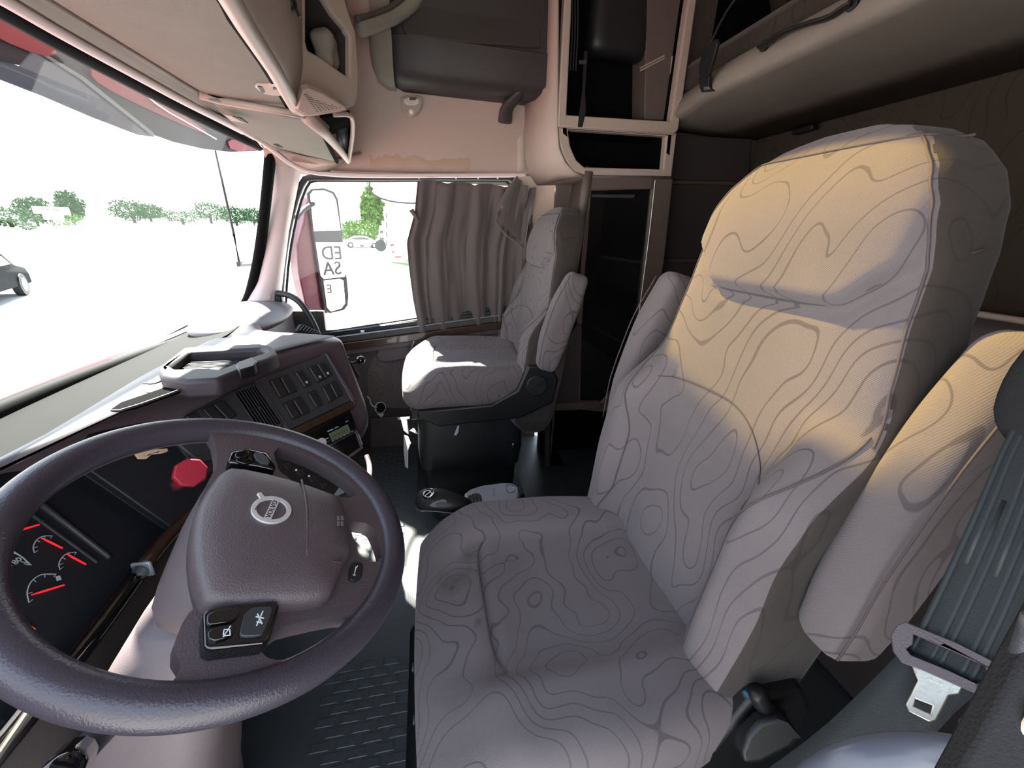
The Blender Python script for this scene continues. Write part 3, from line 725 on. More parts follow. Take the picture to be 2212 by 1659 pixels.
# fascia of the centre stack
FP = Pl((1.10, .30, .6785), (-.5716, -.6229, .534))
n_, d_ = V((.5716, .6229, -.534)), 1.0686
FP = Pl(V((0, 0, 0)), (-.5716, -.6229, .534)); FP.o = V((1.015, .341, .633))-FP.n*0
F1 = FP.off(.006)
fascia = plate('fascia_panel', F1, [(400, 898), (500, 845), (551, 820), (704, 765), (764, 864), (622, 932), (560, 962), (430, 1000), (380, 960)], SLATE, DB, t=.03, bevel=.004)
plate('fascia_rib', F1.off(.003), [(550, 822), (555, 820), (628, 928), (622, 932)], DASH, fascia, t=.006, bevel=.0015)
plate('fascia_edge', F1.off(.005), [(703, 762), (709, 766), (768, 862), (762, 868)], DASH, fascia, t=.012, bevel=.002)
plate('wood_strip', F1.off(.004), [(622, 932), (764, 864), (768, 880), (640, 944), (590, 975), (560, 985), (540, 968), (600, 945)], WOOD, DB, t=.03, bevel=.003)
def switch_bank(q, n, gl=(), low=False):
    """q: four pixel corners TL TR BR BL of a recessed bank, split into n rockers"""
    c = [V((*F1.at(*p), 0)) for p in q]
    plate('switch_recess', F1.off(.0022), [(p.x, p.y) for p in c], BLACK, fascia, px=False, t=.004, bevel=.001)
    for i in range(n):
        s0, s1 = i/n+.03, (i+1)/n-.03
        a = c[0].lerp(c[1], s0); b = c[0].lerp(c[1], s1); d = c[3].lerp(c[2], s1); e = c[3].lerp(c[2], s0)
        m = (a+b+d+e)/4; pts = [p.lerp(m, .05) for p in (a, b, d, e)]
        sw = plate('switch', F1.off(.0065), [(p.x, p.y) for p in pts], SWCH, fascia, px=False, t=.006, bevel=.0015)
        # moulded light edge along the left of each rocker
        x0_ = pts[0].lerp(pts[3], .06); x1_ = pts[0].lerp(pts[3], .94); w_ = (pts[1]-pts[0]).normalized()*.0016
        plate('switch_edge', F1.off(.0085), [(x0_.x, x0_.y), ((x0_+w_).x, (x0_+w_).y), ((x1_+w_).x, (x1_+w_).y), (x1_.x, x1_.y)], DASHT, fascia, px=False, t=.004, bevel=.0004)
        if i in gl:
            m2 = pts[0].lerp(pts[3], .78).lerp(pts[1].lerp(pts[2], .78), .55)
            for k in range(3):
                a_ = k*math.pi/3; dx, dy = math.cos(a_)*.0042, math.sin(a_)*.0042
                plate('switch_symbol', F1.off(.0075), [(m2.x-dx-dy*.12, m2.y-dy+dx*.12), (m2.x+dx-dy*.12, m2.y+dy+dx*.12), (m2.x+dx+dy*.12, m2.y+dy-dx*.12), (m2.x-dx+dy*.12, m2.y-dy-dx*.12)], ICON, fascia, px=False, t=.0006, smooth=0)
switch_bank([(580, 823), (621, 809), (642.5, 846), (602, 862)], 2)
switch_bank([(633.6, 805), (649, 799), (672.6, 831.6), (657, 839.4)], 1, gl=(0,))
switch_bank([(662.6, 793.7), (698, 781.4), (718, 811.5), (683.8, 828)], 2, gl=(0, 1))
switch_bank([(609, 873), (648, 856), (669, 891), (630, 908.5)], 2)
switch_bank([(661.5, 850.6), (679.3, 842.8), (697, 875), (681.5, 884)], 1)
switch_bank([(691.6, 837), (725, 822.7), (740.6, 854), (709.4, 870.6)], 2)
switch_bank([(432, 885), (479, 864), (512, 898), (468, 922)], 2)
switch_bank([(398, 900), (420, 890), (450, 925), (428, 936)], 1)
switch_bank([(495, 925), (530, 912), (556, 950), (520, 966)], 2)
# centre vent
vq = [V((*F1.at(*p), 0)) for p in [(501, 847), (551, 827), (613, 918), (562, 938)]]
vent = plate('air_vent', F1.off(.006), [(p.x, p.y) for p in vq], SLATE, DB, holes=[[(lambda m: (m.x, m.y))(p.lerp(sum(vq, V())/4, .12)) for p in vq]], px=False, t=.012, bevel=.002)
vi = [p.lerp(sum(vq, V())/4, .12) for p in vq]
plate('vent_void', F1.off(.0012), [(p.x, p.y) for p in vi], VOID, vent, px=False, t=.001)
for i in range(8):
    s = (i+.5)/8; a = vi[0].lerp(vi[1], s); b = vi[3].lerp(vi[2], s)
    w_ = (vi[1]-vi[0]).normalized()*.0014
    vs = [F1.w((a.x-w_.x, a.y-w_.y), .010), F1.w((a.x+w_.x, a.y+w_.y), .010), F1.w((b.x+w_.x, b.y+w_.y), .010), F1.w((b.x-w_.x, b.y-w_.y), .010)]
    hexa('vent_slat', vs, [p-F1.n*.009+F1.u*.003 for p in vs], SLATE, vent, bevel=0)
plate('vent_tab', F1.off(.014), [(p.x, p.y) for p in [vi[0].lerp(vi[2], .44), vi[0].lerp(vi[2], .44)+V((.006, 0, 0)), vi[0].lerp(vi[2], .5)+V((.006, -.006, 0)), vi[0].lerp(vi[2], .5)+V((0, -.006, 0))]], BLACK, vent, px=False, t=.006, bevel=.001)
plate('vent_slider', F1.off(.007), [(572, 945), (612, 926), (616, 934), (580, 953)], BLACK, vent, t=.004, bevel=.001)
for x, y in ((600, 936), (607, 932)): plate('slider_mark', F1.off(.008), [(x-2, y-2), (x, y-3), (x+1, y+2), (x-1, y+3)], ICON, vent, t=.0005, smooth=0)
# radio
rad = plate('car_radio', F1.off(.010), [(639, 946), (759, 886), (771, 924), (668, 978)], GLOSS, DB, t=.03, bevel=.0025, seg=3)
RP = F1.off(.011)
disc('volume_knob', RP.W(692, 957, .012), RP.n, .0115, .012, BRITE, rad, bevel=.001)
disc('knob_ring', RP.W(692, 957, .004), RP.n, .014, .006, GLOSS, rad, bevel=.001)
plate('display', RP.off(.0008), [(710, 937), (751, 916), (758, 932), (717, 952)], LCD, rad, t=.001, bevel=.0002)
for i in range(6):
    x, y = 720+i*8.2, 955.5-i*4.1
    plate('preset_button', RP.off(.0015), [(x-3, y+1), (x+3, y-2), (x+4, y+1), (x-2, y+4)], SWCH, rad, t=.0015, bevel=.0003)
    plate('preset_mark', RP.off(.0022), [(x-3, y-2.6), (x+2, y-5), (x+2.5, y-4), (x-2.5, y-1.6)], DIALM, rad, t=.0004, smooth=0)
for k, (x, y) in enumerate([(668, 955), (669, 964), (676, 975), (706, 947), (708, 957), (751, 902)]):
    plate('radio_button', RP.off(.0012), [(x-4, y+1), (x+4, y-2), (x+4.5, y-.5), (x-3.5, y+2.5)], DIALM if k < 4 else SWCH, rad, t=.0012, bevel=.0002)
for i in range(7): plate('display_digit', RP.off(.0012), [(716+i*5, 942-i*2.4), (719+i*5, 940.5-i*2.4), (721+i*5, 944.5-i*2.4), (718+i*5, 946-i*2.4)], mat('lcd_digit', (.05, .065, .035), .4) if i == 0 else bpy.data.materials['lcd_digit'], rad, t=.0003, smooth=0)
for q in ([(707, 931), (719, 926), (720, 928), (708, 933)], [(722, 924.5), (731, 920.5), (731.5, 922), (722.5, 926)], [(746, 911), (752, 908), (752.5, 909.5), (746.5, 912.5)]): plate('radio_print', RP.off(.0006), q, DIALM, rad, t=.0003, smooth=0)
# open pocket below the radio
pk = plate('storage_pocket', F1.off(.006), [(668, 982), (772, 928), (786, 968), (722, 1012), (690, 1020)], DASH, DB, holes=[[(674, 984), (769, 934), (780, 965), (722, 1005), (694, 1012)]], t=.02, bevel=.002)
plate('pocket_void', F1.off(.0015), [(672, 984), (770, 932), (781, 966), (722, 1007), (692, 1014)], GLOSS, pk, t=.002)
tube('pocket_light_line', [F1.W(772, 938, .006), F1.W(781, 962, .006)], .0010, SILV, pk, seg=6)
# heater controls low on the face, seen through the wheel
hc2 = plate('heater_panel', F1.off(.004), [(585, 975), (640, 990), (735, 1050), (720, 1072), (600, 1050), (570, 1000)], BLACK, DB, t=.006, bevel=.002)
for x, y in ((622, 1004), (648, 1018), (676, 1032), (700, 1046)): plate('heater_button', F1.off(.007), [(x-9, y-2), (x+5, y-6), (x+12, y+6), (x-2, y+10)], SWCH, hc2, t=.004, bevel=.001)
for x, y in ((640, 1015), (668, 1028)): plate('heater_mark', F1.off(.009), [(x-2, y-2), (x+2, y-2), (x+2, y+2), (x-2, y+2)], ICON, hc2, t=.002, smooth=0)
# tray on the dash
TP = Pl((.95, .6, .872), (0, 0, 1), (0, 1, 0))
tray = plate('dash_tray', TP, [(340, 798), (350, 786), (398, 750), (440, 746), (560, 741), (588, 748), (600, 764), (575, 778), (530, 792), (500, 806), (470, 818), (400, 822), (346, 812)], TRAYM, holes=[[(366, 788), (408, 759), (560, 752), (574, 760), (528, 776), (478, 796), (455, 794), (380, 796)]], t=.038, bevel=.008, seg=3)
tag(tray, 'open plastic tray standing on the dashboard top beside the windscreen', 'tray')
plate('tray_mat', TP.off(-.024), [(360, 800), (404, 765), (566, 758), (576, 768), (530, 782), (475, 806)], SLATE, tray, t=.006)
for i in range(9):
    a = TP.off(-.022).at(372+i*3.5, 797-i*3.0); b = TP.off(-.022).at(500+i*8.0, 792-i*3.2)
    plate('mat_rib', TP.off(-.0205), [a, (a[0]+.0015, a[1]+.0015), (b[0]+.0015, b[1]+.0015), b], BLACK, tray, px=False, t=.002, smooth=0)
tag(plate('tray_clip', TP.off(.004), [(508, 790), (515, 781), (545, 770), (556, 778), (548, 790), (516, 800)], BLACK, tray, t=.022, bevel=.003), 'black clip on the tray rim')
# defroster slot, small lid
DT = Pl((.9, .65, .850), (0, 0, 1), (0, 1, 0))
plate('defroster_slot', DT, [(238, 884), (262, 868), (385, 826), (408, 824), (412, 830), (390, 842), (290, 878), (262, 884)], VOID, DB, t=.006, bevel=.001)
tube('slot_edge', [DT.W(240, 888, .001), DT.W(270, 888, .002), DT.W(395, 843, .002), DT.W(414, 830, .001)], .002, DASH, DB, sm=1, seg=6)
tube('sensor_rim', [DT.W(310, 828, .0), DT.W(330, 831, .001), DT.W(350, 824, .001), DT.W(352, 817, 0)], .0018, DASH, DB, sm=1, seg=6)
plate('top_vent', DT.off(.004), [(638, 712), (655, 698), (688, 712), (684, 722)], BLACK, DB, t=.006) if False else None
# passenger end: humped cowl with vent
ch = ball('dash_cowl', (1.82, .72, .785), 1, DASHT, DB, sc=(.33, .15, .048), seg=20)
PV = Pl(A(665, 708, 'X', 1.72), (-.75, -.75, .35))
pv = plate('side_vent', PV, [(640, 716), (652, 699), (690, 716), (683, 730), (650, 722)], BLACK, DB, t=.03, bevel=.003)
for i in range(6):
    a = V(PV.at(646+i*6.5, 713+i*1.6)); b = V(PV.at(655+i*6, 703+i*2.6))
    plate('side_vent_slat', PV.off(.004), [(a.x, a.y), (a.x+.004, a.y), (b.x+.004, b.y), (b.x, b.y)], SILV, pv, px=False, t=.004, smooth=0)
# driver's side: cluster panel and its neighbours
CP = Pl((.634, .60, .644), (-.06, -.80, .60))
cl = plate('instrument_panel', CP, [(-160, 1010), (60, 950), (150, 945), (200, 1010), (378, 1140), (300, 1245), (150, 1420), (20, 1560), (-160, 1560)], DIALD, DB, t=.02, bevel=.003)
plate('panel_rib', CP.off(.008), [(178, 1014), (188, 1012), (374, 1134), (366, 1142)], SLATE, cl, t=.012, bevel=.003)
plate('panel_rib', CP.off(.006), [(80, 1084), (92, 1078), (246, 1200), (238, 1206)], SLATE, cl, t=.010, bevel=.003)
plate('panel_rib', CP.off(.003), [(48, 1098), (54, 1094), (214, 1212), (210, 1216)], SLATE, cl, t=.006, bevel=.001)
KP = Pl((.83, .515, .651), (-.35, -.75, .56))
kp = plate('knob_panel', KP, [(170, 1000), (190, 940), (330, 905), (440, 890), (520, 930), (500, 1000), (438, 1078), (378, 1145)], DIALD, DB, t=.02, bevel=.003)
plate('panel_insert', KP.off(.004), [(388, 968), (428, 955), (472, 1008), (440, 1030)], SLATE, kp, t=.006, bevel=.002)
plate('foam_scrap', KP.off(.012), [(291, 978), (310, 976), (330, 970), (362, 968), (364, 974), (352, 978), (330, 980), (318, 990), (300, 990)], CREAM, kp, t=.006, bevel=.001)
# gauges
def gauge(px, py, r, a0, a1, na, mat_n=NEEDLE, big=False, print_=None):
    G = CP.off(.0015); c0 = G.at(px, py)
    g = disc('gauge', G.w(c0, .0005), G.n, r*1.02, .001, DIALD, cl, bevel=0)
    P_ = lambda a, q: (c0[0]+math.cos(a)*q, c0[1]+math.sin(a)*q)
    N = 18; arc = [P_(R(a0+(a1-a0)*i/N), r) for i in range(N+1)]+[P_(R(a1-(a1-a0)*i/N), r*.94) for i in range(N+1)]
    plate('dial_arc', G.off(.0014), arc, DIALM, g, px=False, t=.0003, smooth=0)
    k = 9
    for i in range(k):
        a = R(a0+(a1-a0)*i/(k-1)); u = .02
        plate('dial_mark', G.off(.0014), [P_(a-u, r*.94), P_(a+u, r*.94), P_(a+u, r*.80), P_(a-u, r*.80)], DIALM, g, px=False, t=.0003, smooth=0)
    a = R(na); w = .0011
    dx, dy = -math.sin(a)*w, math.cos(a)*w; p0 = P_(a+math.pi, r*.15); p1 = P_(a, r*.92)
    plate('needle', G.off(.004), [(p0[0]-dx, p0[1]-dy), (p0[0]+dx, p0[1]+dy), (p1[0]+dx*.4, p1[1]+dy*.4), (p1[0]-dx*.4, p1[1]-dy*.4)], mat_n, g, px=False, t=.0008, smooth=0)
    disc('needle_hub', G.w(c0, .0045), G.n, r*.10, .003, BLACK, g, bevel=0, seg=12)
    return g
def dial(arc, n0, n1, marks=6, tail=None, wide=1.0):
    G = CP.off(.0015); P = smooth_path([V((*G.at(*p), 0)) for p in arc], 2); c = sum(P, V())/len(P)
    far = (P[0]+P[-1])/2; w = .0009*wide
    ins = [p+(far-p).normalized()*w*1.6 for p in P]
    g = plate('gauge', G, [(p.x, p.y) for p in P+list(reversed(ins))], DIALM, cl, px=False, t=.0006, smooth=0)
    for i in range(marks):
        k = int((len(P)-1)*i/(marks-1)); p = P[k]; d = (far+(far-c)*.4-p).normalized(); nn = V((-d.y, d.x, 0))*w*.45; q = p+d*.006*wide
        plate('dial_mark', G.off(.0004), [((p-nn).x, (p-nn).y), ((p+nn).x, (p+nn).y), ((q+nn).x, (q+nn).y), ((q-nn).x, (q-nn).y)], DIALM, g, px=False, t=.0004, smooth=0)
    p, q = V((*G.at(*n0), 0)), V((*G.at(*n1), 0)); d = (q-p).normalized(); nn = V((-d.y, d.x, 0)); m_ = p.lerp(q, .35)
    plate('needle', G.off(.004), [((p-nn*.0006).x, (p-nn*.0006).y), ((m_-nn*.0015).x, (m_-nn*.0015).y), ((q-nn*.0011).x, (q-nn*.0011).y), ((q+nn*.0011).x, (q+nn*.0011).y), ((m_+nn*.0015).x, (m_+nn*.0015).y), ((p+nn*.0006).x, (p+nn*.0006).y)], NEEDLE, g, px=False, t=.0008, smooth=0)
    return g
dial([(15, 1155), (12, 1146), (14, 1135), (24, 1124), (35, 1120), (47, 1119), (59, 1120)], (16.5, 1155), (82, 1135.5), 10)
dial([(74, 1194.5), (70.6, 1185), (71.7, 1175.6), (78.8, 1164.6), (88, 1158.6), (101, 1156), (113.5, 1157)], (85, 1164), (132, 1187), 5)
dial([(129, 1231), (126, 1221), (127, 1213.5), (134, 1202), (143, 1195), (154.5, 1192), (165.5, 1192)], (139.5, 1198.5), (182.5, 1222), 5)
dial([(62, 1302), (56, 1280), (64, 1257), (82, 1242), (98, 1238.5), (121, 1239.5)], (64, 1288), (136, 1266), 5)
dial([(-60, 1190), (-30, 1180), (0, 1180), (16, 1184), (35, 1193), (50, 1202.5), (63, 1215), (68, 1220.5)], (-8, 1251), (20.5, 1223.7), 8, wide=1.5)
text('dial_number', '70', CP, 8, 1203, .011, DIALM, cl, h=.003)
text('dial_number', '80', CP, 34, 1214, .011, DIALM, cl, h=.003)
plate('fuel_symbol', CP.off(.003), [(120, 1245), (130, 1243), (133, 1252), (123, 1255)], DIALM, cl, t=.0004, smooth=0)
tag(plate('orange_tag', CP.off(.004), [(26, 1326), (34, 1328), (78, 1358), (66, 1371), (40, 1352)], ORANGE, cl, t=.001, smooth=0), 'orange warning sticker')
# knee edge: wood then gloss strips, panel below
plp2 = [V((.93, .435, .625)), V((.86, .475, .590)), V((.75, .50, .578)), V((.665, .503, .574))]
tube('knee_wood', plp2, .013, WOOD, DB, sm=1, seg=12, smooth=180)
tube('knee_gloss_strip', [V((.655, .503, .573)), V((.53, .50, .565)), V((.43, .50, .568)), V((.30, .50, .57))], .014, GLOSS, DB, sm=1, seg=12, smooth=180)
box('strip_clip', V((.660, .500, .574)), (.006, .031, .031), SILV, DB, bevel=.003)
gridwall('knee_panel', [[V((x, .515, .560)) for x in (.30, .50, .70, .88, .94)], [V((x, .50, .44)) for x in (.30, .50, .70, .86, .92)], [V((x, .56, .25)) for x in (.30, .50, .70, .84, .90)], [V((x, .70, .10)) for x in (.30, .50, .70, .84, .90)]], DBROWN, DB, smooth=180)
tube('knee_chrome', [A(62, 1535, 'Y', .46), A(0, 1625, 'Y', .46), A(-60, 1710, 'Y', .46)], .004, STEEL, DB, seg=8)
tube('knee_chrome', [A(46, 1530, 'Y', .50), A(-10, 1600, 'Y', .50), A(-80, 1690, 'Y', .50)], .0025, CREAMT, DB, seg=8)
# air ring below the stack
tube('cup_ring', [A(792, 985, 'Y', .28), A(800, 1010, 'Y', .26), A(795, 1050, 'Y', .22), A(770, 1068, 'Y', .20)], .011, SHRD, DB, sm=2, seg=10, smooth=180)
rg = []
for z, r in ((.40, .055), (.50, .06), (.51, .062)): rg.append([V((1.13+r*math.cos(t*math.pi/12), .30+r*math.sin(t*math.pi/12), z)) for t in range(24)])
loft('cup_well', rg, SILV, DB, smooth=50)
# red parking brake knob
T = thing('brake_knob', 'red octagonal push-pull brake knob on the dash, left of the wheel hub', 'knob', KP.W(390, 1042))
c0 = KP.W(385, 1045, .0); c1 = A(408, 1024, 'Y', .455)
d = (c1-c0).normalized(); q = d.orthogonal().normalized(); w = d.cross(q)
loft('stem', [[c0.lerp(c1, t)+(q*math.cos(i*math.pi/10)+w*math.sin(i*math.pi/10))*r for i in range(20)] for t, r in ((0, .0115), (.9, .0115), (1, .015))], REDK, T, smooth=50)
loft('octagonal_head', [[c1+d*h+(q*math.cos((i+.5)*math.pi/4)+w*math.sin((i+.5)*math.pi/4))*r for i in range(8)] for h, r in ((0, .024), (.006, .028), (.014, .028), (.018, .026))], REDK, T, smooth=20, bevel=.0015)
disc('collar', c0+d*.004, d, .016, .006, BLACK, T)
# phone ball mount and socket at the end of the stack
T = thing('ball_mount', 'black ball mount fixed to the passenger end of the centre stack', 'mount', A(760, 790, 'X', 1.38))
for i, (x, y) in enumerate([(752, 776), (757, 786), (763, 796), (768, 806), (773, 813)]): ball('bolt_head', A(x, y, 'X', 1.37), .0075, BLACK, T, seg=8)
tube('mount_arm', [A(758, 786, 'X', 1.37), A(768, 783, 'X', 1.39), A(777, 779, 'X', 1.40)], .006, BLACK, T, seg=8)
ball('ball', A(779, 778, 'X', 1.40), .0150, GLOSS, T, seg=14)
tube('backing_plate', [A(750, 772, 'X', 1.375), A(776, 816, 'X', 1.365)], .009, BLACK, T, seg=8, flat=.4)
T = thing('power_socket', 'hanging round socket cap on a wire hook beside the dash end', 'socket', A(822, 882, 'X', 1.40))
disc('socket_cap', A(822, 881, 'X', 1.40), (-.8, -.5, .2), .019, .006, GLOSS, T, bevel=.002)
disc('cap_rim', A(822, 881, 'X', 1.402), (-.8, -.5, .2), .021, .004, SILV, T, bevel=.001)
plate('cap_tongue', Pl(A(822, 881, 'X', 1.40), (-.8, -.5, .2)), [(814, 894), (830, 894), (824, 902)], SILV, T, t=.003)
tube('hook_wire', [A(794, 857, 'X', 1.33), A(799, 862, 'X', 1.35), A(801, 872, 'X', 1.36), A(806, 878, 'X', 1.37), A(815, 880, 'X', 1.40)], .0028, SILV, T, sm=1, seg=8)
# grab bar at the foot of the passenger pillar
T = thing('pillar_grab_bar', 'curved black grab bar from the passenger pillar down to the dash', 'handle', A(690, 720, 'X', 1.95))
tube('bar', [A(600, 634, 'X', 2.0), A(625, 637, 'X', 1.97), A(648, 652, 'X', 1.94), A(667, 680, 'X', 1.92), A(683, 712, 'X', 1.90), A(688, 728, 'X', 1.90)], .0135, BLACK, T, sm=2, seg=12, smooth=180)
box('foot', A(602, 640, 'X', 2.02), (.03, .03, .05), BLACK, T, bevel=.006)

# ================================================================ steering wheel
wc = V((.5089, .2597, .7584)); tx_, ty_ = .4502, -.0769
WN = V((math.sin(ty_), -math.cos(ty_)*math.sin(tx_), math.cos(ty_)*math.cos(tx_)))
WP = Pl(wc, WN, (0, 1, 0)); WP.n = WN.normalized()
h_ = V((0, 1, 0)); WP.v = (h_-WP.n*h_.dot(WP.n)).normalized(); WP.u = WP.v.cross(WP.n)
SW_ = thing('steering_wheel', 'mauve-grey leather steering wheel with airbag and round metal emblem', 'steering wheel', wc)
RM, rr = .2155, .0195
vs = []; n1, n2 = 120, 24
rgs = [[WP.w((math.cos(2*math.pi*i/n1)*(RM+rr*math.cos(2*math.pi*j/n2)*1.0), math.sin(2*math.pi*i/n1)*(RM+rr*math.cos(2*math.pi*j/n2))), rr*1.05*math.sin(2*math.pi*j/n2)) for j in range(n2)] for i in range(n1)]
rgs.append(rgs[0]); loft('rim', rgs, WHEEL, SW_, cap=False, smooth=180)
W0 = WP.off(.008)
cR = [(math.cos(2*math.pi*i/96)*(RM-.004), math.sin(2*math.pi*i/96)*(RM-.004)) for i in range(96)]
uvp = lambda L: [W0.at(*p) for p in L]
vR = [(586, 962), (650, 978), (708, 1008), (752, 1038), (778, 1064), (750, 1078), (690, 1058), (608, 1034)]
vB = [(754, 1129), (762, 1126), (800, 1131), (816, 1160), (826, 1193), (823, 1210), (808, 1214), (790, 1211), (770, 1193), (761, 1154)]
vL = [(595, 1362), (612, 1352), (705, 1333), (740, 1328), (761, 1333), (754, 1349), (705, 1388), (657, 1417), (608, 1427), (575, 1421), (562, 1401), (575, 1380)]
hole_t = []
ri = RM-.014
aR = math.atan2(*reversed(W0.at(472, 972))); aL = math.atan2(*reversed(W0.at(378, 1452)))
k = 30; aL2 = aL if aL > aR else aL+2*math.pi
for i in range(k+1):
    a = aR+(aL2-aR)*i/k; hole_t.append((math.cos(a)*ri, math.sin(a)*ri))
for p in [(398, 1440), (372, 1400), (400, 1330), (436, 1300), (415, 1200), (425, 1090), (455, 1030), (472, 1000)]: hole_t.append(W0.at(*p))
plate('spokes', W0, cR, HUBM, SW_, holes=[uvp(vR), uvp(vB), uvp(vL), hole_t], px=False, t=.024, bevel=.006, seg=3, rnd=1)
W1 = WP.off(.030)
cov = [(478, 1012), (500, 1001), (600, 1022), (690, 1050), (742, 1072), (752, 1100), (768, 1186), (752, 1205), (742, 1225), (728, 1265), (712, 1288), (640, 1296), (520, 1300), (445, 1303), (430, 1270), (414, 1200), (416, 1130), (430, 1080), (458, 1035)]
# cushion shaped cover: rings shrinking upward
def cring(sc, h, pl=W1):
    q = [V((*pl.at(*p), 0)) for p in cov]; c = sum(q, V())/len(q); q = round_poly([((p.x-c.x)*sc+c.x, (p.y-c.y)*sc+c.y) for p in q], 1)
    return [pl.w(p, h) for p in q]
cover = loft('airbag_cover', [cring(.99, -.034), cring(1.0, -.020), cring(.985, -.008), cring(.95, -.001), cring(.90, .003), cring(.70, .008), cring(.35, .010)], HUBM, SW_, smooth=180)
tube('cover_seam', [W1.W(650, 1040, .003), W1.W(656, 1075, .008), W1.W(660, 1130, .0095), W1.W(658, 1210, .008)], .0016, HUBM, cover, sm=1, seg=8, smooth=180)
tube('cover_crease', [W1.W(446, 1216, .003), W1.W(520, 1216, .008), W1.W(640, 1216, .008), W1.W(735, 1218, .003)], .0012, HUBM, cover, sm=1, seg=6, smooth=180)
# emblem
E0 = W1.off(.0095); ec = V(E0.at(586, 1103))
def arcp(r0, r1, n=40): return [(ec.x+math.cos(2*math.pi*i/n)*r0, ec.y+math.sin(2*math.pi*i/n)*r0) for i in range(n)], [(ec.x+math.cos(2*math.pi*i/n)*r1, ec.y+math.sin(2*math.pi*i/n)*r1) for i in range(n)]
o_, i_ = arcp(.0245, .0185)
em = plate('emblem_ring', E0.off(.003), o_, BRITE, SW_, holes=[i_], px=False, t=.003, bevel=.0008)
disc('emblem_field', E0.w((ec.x, ec.y), .0012), E0.n, .0185, .001, HUBM, em, bevel=0)
plate('emblem_bar', E0.off(.003), [(ec.x-.0195, ec.y-.0045), (ec.x+.0195, ec.y-.0045), (ec.x+.0195, ec.y+.0045), (ec.x-.0195, ec.y+.0045)], BRITE, em, px=False, t=.003, bevel=.0005)
text('emblem_letters', 'VOLVO', E0, 0, 0, .0088, SHRD if False else MARN, em, h=.0032, uv=(ec.x, ec.y), sx=1.12)
a = math.pi/4; ax, ay = ec.x+math.cos(a)*.026, ec.y+math.sin(a)*.026; dx, dy = math.cos(a), math.sin(a)
plate('emblem_arrow', E0.off(.003), [(ax-dy*.004-dx*.003, ay+dx*.004-dy*.003), (ax-dy*.002+dx*.003-.0045*0, ay+dx*.0035+dy*.003), (ax+dx*.0075-dy*.003+.0, ay+dy*.0075+dx*.003), (ax+dx*.009, ay+dy*.009) , (ax+dx*.0075+dy*.003, ay+dy*.0075-dx*.003), (ax+dy*.002+dx*.003, ay-dx*.0035+dy*.003), (ax+dy*.004-dx*.003, ay-dx*.004-dy*.003)], BRITE, em, px=False, t=.003, bevel=.0004)
for i in range(4): plate('cover_marking', W1.off(.0095), [(728+(i % 2)*8, 1114+i//2*12), (733+(i % 2)*8, 1114+i//2*12), (734+(i % 2)*8, 1123+i//2*12), (729+(i % 2)*8, 1123+i//2*12)], SHRD, cover, t=.0008, smooth=0)
# switch pods
Q = WP.off(.016)
pod = plate('switch_pod', Q.off(.012), [(438, 1326), (450, 1313), (592, 1297), (606, 1306), (584, 1378), (572, 1389), (452, 1402), (442, 1394)], GLOSS, SW_, t=.022, bevel=.004, seg=3)
for pp, m_ in (([(449, 1320), (508, 1312), (520, 1320), (508, 1340), (470, 1346), (447, 1350)], GLOSS), ([(449, 1358), (505, 1350), (512, 1356), (500, 1374), (452, 1386)], GLOSS), ([(532, 1313), (584, 1308), (590, 1316), (570, 1366), (562, 1372), (522, 1374), (518, 1366)], SLATE)):
    plate('pod_button', Q.off(.0155), pp, m_, pod, t=.004, bevel=.0012, rnd=1)
def strokes(pl, L, w, m_, par, h=.0004):
    for p, q in L:
        a = V(pl.at(*p)); b = V(pl.at(*q)); d = (b-a); 
        if d.length < 1e-6: continue
        d.normalize(); n = V((-d.y, d.x))*w
        plate('button_symbol', pl.off(h), [(a.x-n.x, a.y-n.y), (a.x+n.x, a.y+n.y), (b.x+n.x, b.y+n.y), (b.x-n.x, b.y-n.y)], m_, par, px=False, t=.0003, smooth=0)
strokes(Q.off(.0156), [((554, 1352), (568, 1320)), ((556, 1326), (566, 1348)), ((552, 1332), (570, 1336)), ((554, 1343), (567, 1346))], .0006, ICON, pod)
strokes(Q.off(.0156), [((482, 1376), (498, 1352)), ((484, 1360), (496, 1360)), ((484, 1360), (482, 1372)), ((482, 1374), (498, 1372)), ((496, 1360), (497, 1372))], .0005, ICON, pod)
pod2 = plate('switch_pod', Q.off(.010), [(492, 996), (500, 974), (538, 967), (576, 976), (598, 1006), (594, 1014), (560, 1006)], GLOSS, SW_, t=.022, bevel=.004, seg=3)
for pp in ([(506, 978), (536, 971), (540, 984), (512, 990)], [(503, 993), (538, 986), (550, 998), (530, 1002)], [(546, 975), (572, 980), (588, 1004), (556, 998)]):
    plate('pod_button', Q.off(.0135), pp, SLATE if pp[0][0] == 546 else GLOSS, pod2, t=.004, bevel=.001, rnd=1)
hb = plate('horn_button', W0.off(.004), [(757, 1220), (764, 1213), (780, 1214), (785, 1222), (782, 1244), (772, 1254), (758, 1253), (753, 1246)], SWCH, SW_, t=.008, bevel=.0015, rnd=1)
strokes(W0.off(.0045), [((765, 1243), (769, 1224)), ((769, 1228), (773, 1222)), ((762, 1242), (768, 1243))], .0006, ICON, hb)
